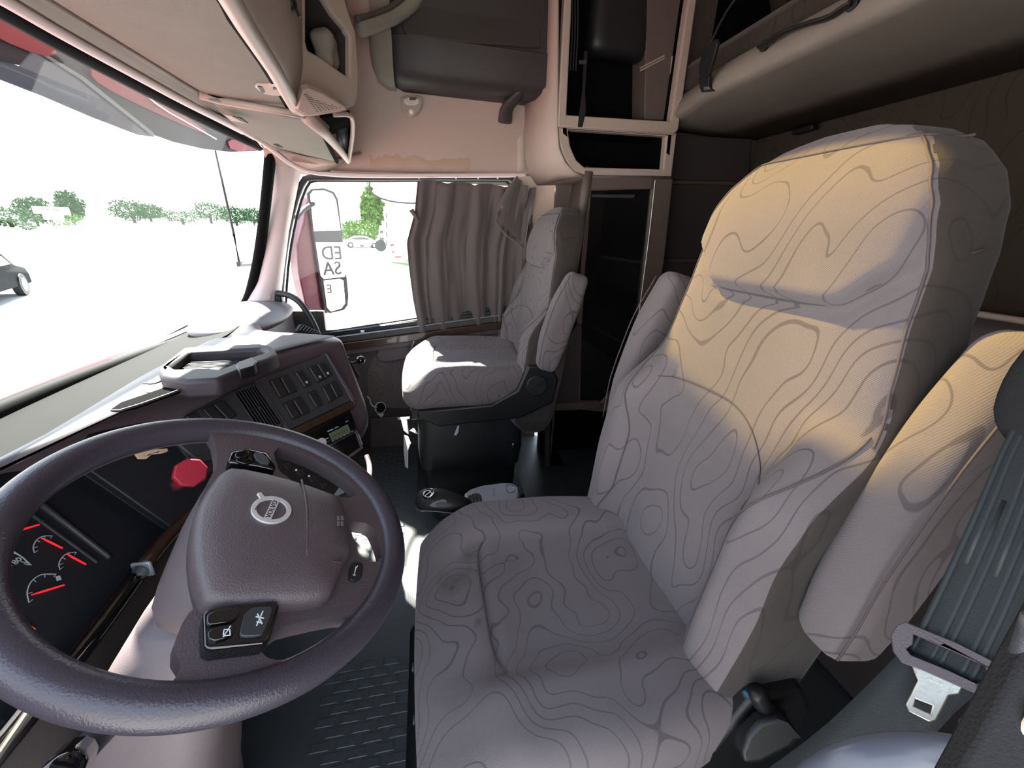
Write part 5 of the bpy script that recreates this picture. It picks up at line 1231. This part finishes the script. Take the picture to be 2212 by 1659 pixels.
# buckle housing between seat and belt
T = thing('belt_buckle', 'black ribbed seat belt buckle housing beside the driver cushion', 'buckle', A(1680, 1580, 'X', .26))
BK = Pl(A(1680, 1580, 'X', .262), (-.75, .45, .5))
plate('buckle_body', BK, [(1600, 1620), (1612, 1590), (1640, 1560), (1688, 1548), (1706, 1560), (1732, 1596), (1718, 1612), (1640, 1652), (1606, 1652)], BLACK, T, t=.03, bevel=.007, seg=3)
for i in range(5): plate('buckle_rib', BK.off(.003), [(1676+i*5+2, 1556+i*2-3), (1679+i*5+2, 1555+i*2-3), (1712+i*5-2, 1594-i*0), (1709+i*5-2, 1596)], BLACK, T, t=.004, smooth=0)
tube('buckle_stalk', [A(1632, 1490, 'X', .30), A(1650, 1530, 'X', .29), A(1690, 1548, 'X', .285), A(1640, 1600, 'X', .27)], .012, BLACK, T, sm=1, seg=10, smooth=180)
tag(None or tube('blue_cable', [A(1612, 1500, 'X', .31), A(1622, 1488, 'X', .315), A(1630, 1476, 'X', .32)], .005, mat('cable_blue', (.02, .10, .16), .4), sm=1, seg=8), 'short blue cable end beside the driver seat cushion', 'cable')
# lever seen between cushion and far bolster
tag(tube('recline_lever', [A(1300, 1118, 'Z', .47), A(1318, 1108, 'Z', .48), A(1335, 1098, 'Z', .485)], .006, STEEL, flat=.5, seg=8), 'pale steel recline lever behind the driver cushion', 'lever')

# ================================================================ gear selector
GS = thing('gear_selector', 'black gear lever with silver console plate beside the driver cushion', 'gear lever', A(1000, 1090, 'Z', .44))
ZG = Pl((1, 0, .452), (0, 0, 1), (0, 1, 0))
plate('console_plate', ZG, [(1003, 1066), (1016, 1056), (1040, 1048), (1085, 1042), (1108, 1043), (1118, 1050), (1122, 1066), (1115, 1100), (1010, 1120), (1003, 1100)], SILV, GS, t=.03, bevel=.006, seg=3)
plate('gate', ZG.off(.001), [(1008, 1074), (1020, 1066), (1032, 1064), (1040, 1070), (1042, 1086), (1010, 1100)], SLATE, GS, t=.004, bevel=.002, rnd=1)
for i in range(4): plate('gate_fold', ZG.off(.003), [(1013+i*7, 1070-i), (1016+i*7, 1070-i), (1020+i*7, 1092-i*2), (1017+i*7, 1093-i*2)], BLACK, GS, t=.003, smooth=0)
tube('plate_button', [ZG.W(x, y, .001) for x, y in [(1090, 1050), (1108, 1047), (1114, 1062), (1097, 1067)]], .0014, CHROME, GS, cyc=True, sm=1, seg=6)
strokes(ZG.off(.0004), [((1064+(i % 2)*3, 1056+i*3.4), (1068+(i % 2)*2, 1057+i*3.4)) for i in range(5)], .0009, SLATE, GS)
ax_ = [A(1012, 1094, 'Z', .455), A(985, 1088, 'Z', .47), A(950, 1080, 'Z', .478), A(925, 1078, 'Z', .475), A(908, 1082, 'Z', .462)]
axp = smooth_path(ax_, 2); rs = []
for i, p in enumerate(axp):
    t = i/(len(axp)-1); d = (axp[min(i+1, len(axp)-1)]-axp[max(i-1, 0)]).normalized(); u = d.cross(V((0, 0, 1))).normalized(); w = u.cross(d)
    r = .020+.015*math.sin(min(1, t*1.25)*math.pi*.62); r *= math.sqrt(max(.05, 1-max(0, (t-.82)/.18)**2))
    rs.append([p+u*math.cos(2*math.pi*k/28)*r*1.0+w*math.sin(2*math.pi*k/28)*r*.80 for k in range(28)])
kn = loft('lever_knob', rs, BLACK, GS, smooth=180)
KN = Pl(A(922, 1066, 'Z', .506), (-.35, .75, .75))
plate('knob_badge', KN, [(910, 1075), (914, 1062), (926, 1054), (938, 1056), (936, 1066), (926, 1076), (915, 1082)], CHROME, kn, t=.004, bevel=.001, rnd=1)
plate('knob_badge_face', KN.off(.001), [(914, 1074), (917, 1064), (926, 1058), (934, 1060), (932, 1066), (924, 1073), (916, 1078)], GLOSS, kn, t=.004, bevel=.001, rnd=1)
tube('knob_ring', [KN.W(924+9*math.cos(t*math.pi/8), 1067+7*math.sin(t*math.pi/8), .0014) for t in range(16)], .0009, BRITE, kn, cyc=True, seg=6)
strokes(KN.off(.001), [((918, 1071), (930, 1062))], .0011, ICON, kn)
KS = Pl(A(948, 1092, 'Z', .484), (-.92, .10, .40))
plate('knob_switch', KS, [(924, 1094), (938, 1082), (960, 1078), (967, 1082), (962, 1092), (945, 1097)], SLATE, kn, t=.02, bevel=.002, rnd=1)
box('console_body', A(1060, 1085, 'Z', .33)+V((-.12, -.02, 0)), (.06, .12, .18), BLACK, GS, bevel=.01)
tube('lever_boot', [A(960, 1098, 'Z', .43), A(985, 1110, 'Z', .36), A(1000, 1120, 'Z', .30)], .035, RUBBER, GS, sm=1, seg=16, smooth=180)
# small trims on the passenger seat: tag, switches, belt receiver
tag(plate('pull_tag', Pl(A(986, 932, 'X', 1.50), (-1, 0, 0)), [(988, 920), (992, 919), (990, 934), (985, 941), (981, 940)], mat('lilac', (.55, .42, .6), .5), t=.002), 'small lilac pull tab hanging under the passenger seat cushion', 'tag')
tag(box('seat_bolt', A(1109, 961, 'X', 1.50), (.01, .016, .016), CHROME, bevel=.004, rot=Matrix.Rotation(.5, 3, 'X')), 'shiny bolt head on the black side of the passenger seat base', 'bolt')
T = thing('suspension_clip', 'white plastic clips and torn liner on the front of the passenger seat base', 'clip', A(878, 930, 'Y', .12))
for pts in ([(858, 902), (884, 900), (884, 905), (860, 907)], [(866, 906), (878, 906), (882, 938), (872, 930)], [(884, 930), (902, 938), (896, 930), (892, 925)], [(872, 940), (880, 942), (886, 958), (880, 975), (880, 1012), (875, 1008), (872, 975)]):
    plate('liner_scrap', Pl(V((1.6, .105, .3)), (-.3, 1, 0)), pts, WHT, T, t=.003)

# ================================================================ floor: tread bars of the rubber mats, driver's ledge
vs, fs = [], []
def bar(x, y, lx, ly, h=.0018, w=.0):
    k = len(vs)
    for (dx, dy) in ((-1, -1), (1, -1), (1, 1), (-1, 1)): vs.append(V((x+dx*lx, y+dy*ly, .0005)))
    for (dx, dy) in ((-1, -1), (1, -1), (1, 1), (-1, 1)): vs.append(V((x+dx*lx*.86, y+dy*ly*.7, h)))
    fs.extend([(k+4, k+5, k+6, k+7), (k, k+1, k+5, k+4), (k+1, k+2, k+6, k+5), (k+2, k+3, k+7, k+6), (k+3, k, k+4, k+7)])
for (xa, xb, ya, yb) in ((.50, .86, .10, .30), (1.36, 2.02, .14, .42)):
    i = 0; x = xa
    while x < xb:
        y = ya+(.03 if i % 2 else 0)
        while y < yb: bar(x, y, .010, .024); y += .060
        x += .026; i += 1
fm = mesh('floor_mat_tread', vs, fs, MAT_, smooth=0, fix=False); fm['kind'] = 'stuff'; tag(fm, 'raised rubber tread bars moulded into the cab floor mats', 'floor mat'); fm['kind'] = 'stuff'
T = thing('seat_riser', 'dark rubber riser edge with rivets in front of the driver seat', 'riser', (.6, .04, 0))
rows = []
for i in range(15):
    x = .30+.62*i/14; q = .012*math.cos(i*.9)
    rows.append([V((x, .075, .0)), V((x, .050, .05)), V((x, .036+q*.3, .16)), V((x, .024, .27)), V((x, .0, .30))])
gridwall('riser_skin', rows, RUBBER, T, smooth=180)
for x, y in ((890, 1442), (892, 1556)): disc('rivet', A(x, y, 'Y', .046), (0, 1, .2), .007, .003, SLATE, T)

# ================================================================ outside
HZ = -1.30
def out(px, py):
    d = ray(px, py)
    if d.z > -.012 or px < 560 and py < 600: d = V((d.x, d.y, 0)).normalized(); D_ = 95 if px < 200 else 120; return V((d.x*D_, d.y*D_, HZ)) 
    return A(px, py, 'Z', HZ)
gr = box('ground', (0, 0, HZ-.05), (900, 900, .1), GRND, bevel=0); st(gr)
RX = Pl((1.2, 1.05, 1.45), (0, -1, -.1))
# hood
hd = []
for y, z, k in ((1.0, .715, 1.0), (1.15, .715, 1.0), (1.6, .68, .97), (2.1, .60, .90), (2.5, .45, .8)):
    hd.append([V((1.05+x*k, y, z-.10*(abs(x)/1.05)**3)) for x in [(-1.05+2.1*i/20) for i in range(21)]])
T = thing('truck_hood', 'red painted truck hood beyond the windscreen with wipers at its foot', 'hood', (1.05, 1.6, .3))
gridwall('hood_skin', hd, REDP, T, smooth=180)
for k in (0, 1): tube('hood_crease', [V((x_, y, z+.004)) for x_, y, z in ((.55+k*.10, 1.03, .715), (.58+k*.09, 1.6, .677), (.62+k*.08, 2.1, .597))], .004, REDP, T, seg=6)
tube('cowl_seal', [V((x, .965, .70-.05*((x-1.05)/1.05)**4)) for x in [(.0+2.1*i/12) for i in range(13)]], .022, RUBBER, T, seg=8, smooth=180)
gridwall('cowl', [[V((x, .93, .715)) for x in (0, .7, 1.4, 2.05)], [V((x, .955, .705)) for x in (0, .7, 1.4, 2.05)], [V((x, .99, .69)) for x in (0, .7, 1.4, 2.05)]], BANDM, T)
for pts in ([A(300, 770, 'Y', 1.04), A(380, 725, 'Y', 1.04), A(470, 680, 'Y', 1.02)], [A(335, 738, 'Y', 1.10), A(420, 695, 'Y', 1.06), A(482, 672, 'Y', 1.02)]):
    tube('wiper', pts, .006, BLACK, T, seg=8)
# exterior sun visor
T = thing('sun_visor', 'plum tinted exterior sun visor with red painted edge above the windscreen', 'sun visor', (1.2, .95, 1.5))
VS = lambda x, y, v: A(x, y, 'Y', v)
VP = Pl((1.2, .86, 1.5), (0, -1, -.12))
plate('visor_blade', VP, [(-160, -120), (0, -10), (130, 70), (280, 155), (420, 232), (560, 302), (590, 322), (560, 326), (500, 329), (440, 322), (380, 308), (330, 290), (255, 226), (180, 170), (120, 130), (75, 108), (45, 142), (0, 132), (-160, 60)], MARN, T, t=.012, bevel=.003)
plate('visor_tint_panel', VP.off(-.004), [(-160, 90), (0, 128), (45, 144), (75, 108), (120, 130), (180, 170), (255, 226), (335, 296), (300, 292), (200, 254), (90, 207), (0, 172), (-160, 110)], VISG, T, t=.004)
plate('visor_fold', VP.off(.002), [(75, 108), (82, 106), (180, 165), (330, 285), (336, 294), (325, 290), (175, 172)], SLATE, T, t=.004)
for pts in ([(-60, -10), (0, 36), (60, 68), (115, 100), (125, 118), (90, 122), (0, 85), (-60, 50)], [(198, 143), (240, 158), (330, 205), (400, 250), (455, 290), (430, 285), (340, 245), (255, 205), (198, 170)], [(490, 300), (530, 306), (562, 318), (556, 325), (500, 327)]):
    plate('red_cab_panel', VP.off(.006), pts, REDD, T, t=.006, rnd=1)
tube('light_cable', [VP.W(x, y, .012) for x, y in ((240, 158), (290, 190), (340, 232), (400, 265), (460, 299))], .0022, WHT, T, sm=1, seg=6)
# antenna
T = thing('antenna', 'thin tapering black whip antenna with a clamp base beyond the windscreen', 'antenna', A(518, 578, 'Y', .92))
tube('whip', [A(518, 575, 'Y', .92), A(505, 505, 'Y', .92), A(484, 410, 'Y', .92), A(466, 330, 'Y', .92), A(455, 270, 'Y', .92)], lambda t: .0075-.0045*t, BLACK, T, seg=8)
box('clamp', A(518, 570, 'Y', .92), (.035, .02, .026), SLATE, T, bevel=.003)
tube('bracket', [A(518, 574, 'Y', .92), V((2.14, .74, .97))], .008, BLACK, T, seg=8)
# passenger mirror
MP = Pl(A(705, 540, 'X', 2.55), (-.72, -.69, .0))
T = thing('side_mirror', 'tall red truck side mirror with black rim and two reflecting panes, the middle one painted as a reflection', 'mirror', MP.W(705, 540))
plate('mirror_rim', MP, [(665, 418), (672, 408), (700, 406), (722, 414), (731, 430), (744, 540), (754, 640), (752, 660), (744, 670), (712, 677), (700, 668), (690, 600), (676, 500)], BLACK, T, t=.02, bevel=.006, seg=3)
plate('upper_pane', MP.off(.003), [(670, 420), (676, 412), (700, 411), (718, 418), (726, 432), (736, 498), (678, 500)], MIRR, T, t=.004, bevel=.001)
plate('mirror_strip', MP.off(.004), [(678, 500), (736, 498), (739, 520), (681, 522)], SLATE, T, t=.004, bevel=.001)
plate('middle_pane', MP.off(.003), [(682, 523), (740, 523), (749, 588), (745, 598), (700, 603), (693, 596)], WHT, T, t=.004, bevel=.001)  # white paint stands in for the trailer reflected in this pane
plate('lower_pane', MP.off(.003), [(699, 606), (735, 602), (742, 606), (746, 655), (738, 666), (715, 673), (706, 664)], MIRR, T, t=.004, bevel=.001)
text('painted_reflection_text', 'ED', MP.off(.004), 717, 548, .105, SLATE, T, mirror=True, h=.001)  # mirrored letters painted on as the reflected trailer lettering
text('painted_reflection_text', 'SA', MP.off(.004), 718, 581, .105, SLATE, T, mirror=True, h=.001)
text('painted_reflection_text', 'E', MP.off(.004), 712, 625, .07, SLATE, T, mirror=True, h=.001, sx=.9)
rs = []
sh = [(640, 545), (652, 470), (664, 425), (672, 412), (690, 409)], 
back = [(668, 425), (660, 450), (656, 480), (641, 530), (645, 590), (660, 660), (672, 678), (690, 680), (715, 676), (705, 640), (690, 560), (676, 470), (668, 425)]
plate('mirror_shell', MP.off(-.02), back, PURP, T, t=.08, bevel=.03, seg=4)
tube('mirror_arm', [A(690, 676, 'X', 2.50), A(690, 690, 'X', 2.42), A(680, 705, 'X', 2.30), A(660, 716, 'X', 2.2)], .018, BLACK, T, sm=2, seg=10, smooth=180)
tube('mirror_upper_arm', [A(676, 440, 'X', 2.52), A(655, 452, 'X', 2.4), A(640, 470, 'X', 2.25)], .012, MARN, T, sm=1, seg=8)
MD = Pl(A(860, 410, 'X', 2.35), (-1, .0, -.1))
T = thing('look_down_mirror', 'white convex look-down mirror with a dark rim over the side window', 'mirror', MD.W(860, 410))
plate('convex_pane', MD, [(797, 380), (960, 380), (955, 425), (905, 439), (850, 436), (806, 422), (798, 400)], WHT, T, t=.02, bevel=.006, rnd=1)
tube('pane_rim', [MD.W(x, y, .004) for x, y in [(797, 384), (799, 410), (812, 425), (850, 437), (905, 440), (950, 430)]], .004, SLATE, T, sm=1, seg=6)
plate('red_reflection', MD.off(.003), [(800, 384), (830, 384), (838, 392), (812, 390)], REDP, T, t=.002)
tube('mirror_bracket', [MD.W(900, 384, -.01), V((2.20, MD.W(900, 384).y, 1.47))], .012, BLACK, T, seg=8)
plate('dark_hinge', MD.off(.003), [(799, 402), (806, 406), (804, 412), (800, 410)], BLACK, T, t=.002)

# trees, bushes
def tree(px, pyb, wpx, hpx, m_, label, name='tree', light=False, group=None):
    d_ = ray(px, pyb); D_ = (60+9*(px//13 % 3)) if px > 700 else ((92+16*(px//11 % 5)) if px < 170 else 240+45*(px//19 % 5))
    d_ = V((d_.x, d_.y, 0)).normalized(); b = V((d_.x*D_, d_.y*D_, HZ)); k = (b-CAM).dot(fw)/F; w, h = wpx*k, hpx*k
    T = thing(name, label, 'tree' if name == 'tree' else 'bush', b, group)
    if name == 'tree': tube('trunk', [b, b+V((0, 0, h*.45))], w*.04, TRNK, T, seg=8)
    vs, fs = [], []; rng = random.Random(px*7+pyb)
    for i in range(1500):
        a, c, r = rng.uniform(0, 6.283), rng.uniform(-1, 1), rng.uniform(.55, 1.0)
        s = math.sqrt(1-c*c); lump = 1+.35*noise.noise(V((math.cos(a)*s*2, math.sin(a)*s*2, c*2+px)))
        p = b+V((math.cos(a)*s*w*.5*r*lump, math.sin(a)*s*w*.5*r*lump, h*(.55 if name == 'tree' else .5)+c*h*(.45 if name == 'tree' else .5)*r*lump))
        q = h*.045 if h*.045 < .5 else .5
        d1 = V((rng.gauss(0, 1), rng.gauss(0, 1), rng.gauss(0, 1))).normalized()*q; d2 = V((rng.gauss(0, 1), rng.gauss(0, 1), rng.gauss(0, 1))).normalized()*q
        k_ = len(vs); vs += [p-d1, p+d2, p+d1, p-d2]; fs.append((k_, k_+1, k_+2, k_+3))
    o = mesh('crown', vs, fs, m_, T, smooth=0, fix=False); o['kind'] = 'stuff'; return T
G_ = 'far trees beyond the lot'
tree(20, 472, 90, 42, LEAF, 'leftmost low dark tree on the skyline past the windscreen', group=G_)
tree(80, 480, 62, 58, LEAF, 'rounded tree left of the white sign board', group=G_)
tree(162, 485, 46, 66, LEAF, 'tall pointed tree right of the white sign board', group=G_)
tree(288, 468, 80, 46, LEAF, 'wide tree in the middle of the windscreen view', group=G_)
tree(325, 469, 60, 38, LEAF, 'smaller tree joined to the right of the middle one', group=G_)
tree(392, 466, 80, 30, LEAF, 'low distant tree left of the antenna', group=G_)
tree(455, 472, 66, 46, LEAF, 'tree on the skyline just left of the antenna', group=G_)
tree(510, 476, 66, 40, LEAF, 'tree between the antenna and windscreen pillar', group=G_)
tree(548, 478, 40, 36, LEAF, 'rightmost windscreen tree beside the pillar', group=G_)
tree(138, 498, 80, 30, LEAF2, 'broad light green bush below the white sign board', name='bush')
tree(55, 474, 30, 16, LEAF, 'small dark bush at the foot of the rounded tree', name='bush')
tree(15, 478, 40, 16, LEAF, 'dark hedge clump at the left edge', name='bush')
tree(780, 512, 90, 55, LEAF2, 'light green tree behind the white parked car')
tree(808, 514, 46, 110, LEAF2, 'tall light green tree beside the white box truck')
tree(756, 512, 50, 34, LEAF2, 'low yellow-green bush behind the side mirror', name='bush')
# sign board
b = out(118, 476); k = (b-CAM).dot(fw)/F; T = thing('sign_board', 'white roadside sign board standing among the left trees', 'sign', b)
for dx in (-14, 14): tube('post', [b+rt*dx*k, b+rt*dx*k+V((0, 0, 30*k))], k*1.2, WHT, T, seg=6)
box('board', b+V((0, 0, 40*k)), (k*6, 62*k, 15*k), WHT, T, bevel=0)
box('lower_board', b+V((0, 0, 27*k)), (k*5, 34*k, 11*k), WHT, T, bevel=0)
for dx in (-12, -4, 8, 14): box('board_lettering', b+V((-k*3.4, dx*-k, 42*k)), (k*.4, 6*k, 1.6*k), SLATE, T, bevel=0)
# bare poles near the pillar
for i, x in enumerate((527, 538, 548)):
    b = out(x, 484); k = (b-CAM).dot(fw)/F
    tag(tube('light_pole', [b, b+V((0, 0, 44*k))], k*.7, SLATE, seg=6), ['thin leftmost pole of three beside the windscreen pillar', 'thin middle pole of three beside the windscreen pillar', 'thin rightmost pole of three beside the windscreen pillar'][i], 'pole')
# white saloon car
def car(px, py, L_, col, label, yaw, name='parked_car'):
    b = out(px, py); T = thing(name, label, 'car', b); c, s = math.cos(yaw), math.sin(yaw)
    f = lambda x, y, z: b+V((x*c-y*s, x*s+y*c, z))
    prof = [(-.50, .28), (-.49, .62), (-.36, .72), (-.20, 1.02), (-.02, 1.10), (.14, 1.06), (.30, .74), (.46, .64), (.50, .48), (.50, .25)]
    w = .9; rows = []
    for yy, q in ((-w, .92), (-w*.96, 1), (0, 1.03), (w*.96, 1), (w, .92)): rows.append([f(x*L_, yy, .25+(z*1.25-.25)*q) for x, z in prof])
    loft('car_body', rows, col, T, smooth=50)
    for sg in (-1, 1):
        gq = [f(x*L_, sg*(w+.01), z*1.25) for x, z in ((-.30, .78), (-.18, .96), (0, 1.02), (.11, .98), (.22, .78))]
        hexa('side_windows', gq, [p+V((-s*-.02*sg, c*-.02*sg, 0)) for p in gq], GLOSS, T, bevel=0)
        for x in (-.31, .31):
            wh = disc('wheel', f(x*L_, sg*(w+.03), .33), V((-s*sg, c*sg, 0)), .33, .2, RUBBER, T, bevel=0)
            disc('hubcap', f(x*L_, sg*(w+.04), .33), V((-s*sg, c*sg, 0)), .20, .02, SILV, wh, bevel=0)
    return T
car(782, 535, 4.5, WHT, 'white saloon car parked outside, seen through the side window', -math.pi/2+.25)
dk = mat('car_paint_dark', (.003, .005, .007), .7, .1)
car(-80, 655, 4.2, dk, 'dark car at the far left edge seen through the windscreen', .4, name='parked_car')
# white box truck
b = out(858, 566); k = (b-CAM).dot(fw)/F; T = thing('box_truck', 'white box truck parked outside, beside the curtain edge', 'truck', b)
ry = rt; 
def tq(px, z): 
    d = ray(px, 566); p = CAM+d*((b.x-CAM.x)/d.x); return V((b.x, p.y, z))
ys = [tq(x, 0).y for x in (836, 850, 940)]
hexa('cargo_box', [V((b.x, ys[0], HZ+3.9)), V((b.x, ys[2], HZ+3.9)), V((b.x+6, ys[2], HZ+3.9)), V((b.x+6, ys[0], HZ+3.9))], [V((b.x, ys[0], HZ+.9)), V((b.x, ys[2], HZ+.9)), V((b.x+6, ys[2], HZ+.9)), V((b.x+6, ys[0], HZ+.9))], WHT, T, bevel=.03)
PTk = Pl((b.x-.02, 0, 0), (-1, 0, 0))
hexa('truck_cab', [A(820, 488, 'X', b.x+.5), A(838, 484, 'X', b.x+.5), A(838, 484, 'X', b.x+2), A(820, 488, 'X', b.x+2)], [A(815, 530, 'X', b.x+.5), A(838, 532, 'X', b.x+.5), A(838, 532, 'X', b.x+2), A(815, 530, 'X', b.x+2)], WHT, T, bevel=.02)
for q in ([(821, 498), (828, 498), (828, 504), (821, 504)], [(820, 513), (829, 513), (829, 522), (820, 522)]): plate('cab_window', Pl((b.x+.46, 0, 0), (-1, 0, 0)), q, GLOSS, T, t=.02)
for i in range(5): plate('side_marking', PTk, [(834, 460+i*20), (836, 460+i*20), (836, 472+i*20), (834, 472+i*20)], SLATE, T, t=.02)
for q in ([(843, 528), (851, 527), (851, 531), (843, 532)], [(846, 543), (852, 542), (852, 545), (846, 546)], [(852, 554), (868, 553), (868, 556), (852, 557)]): plate('red_marking', PTk, q, REDP, T, t=.02)
disc('truck_wheel', A(822, 531, 'X', b.x+.4), (-1, 0, 0), .42, .3, RUBBER, T)
gs = plate('grass_strip', Pl((0, 0, HZ+.02), (0, 0, 1), (0, 1, 0)), [(740, 516), (960, 519), (960, 534), (740, 518)], GRASS, t=.02); tag(gs, 'strip of green grass along the far side of the lot', 'grass', kind='stuff')
gs = plate('grass_strip', Pl((0, 0, HZ+.02), (0, 0, 1), (0, 1, 0)), [(845, 566), (900, 570), (900, 576), (850, 571)], GRASS, t=.02); tag(gs, 'small patch of green grass beside the box truck', 'grass', kind='stuff')
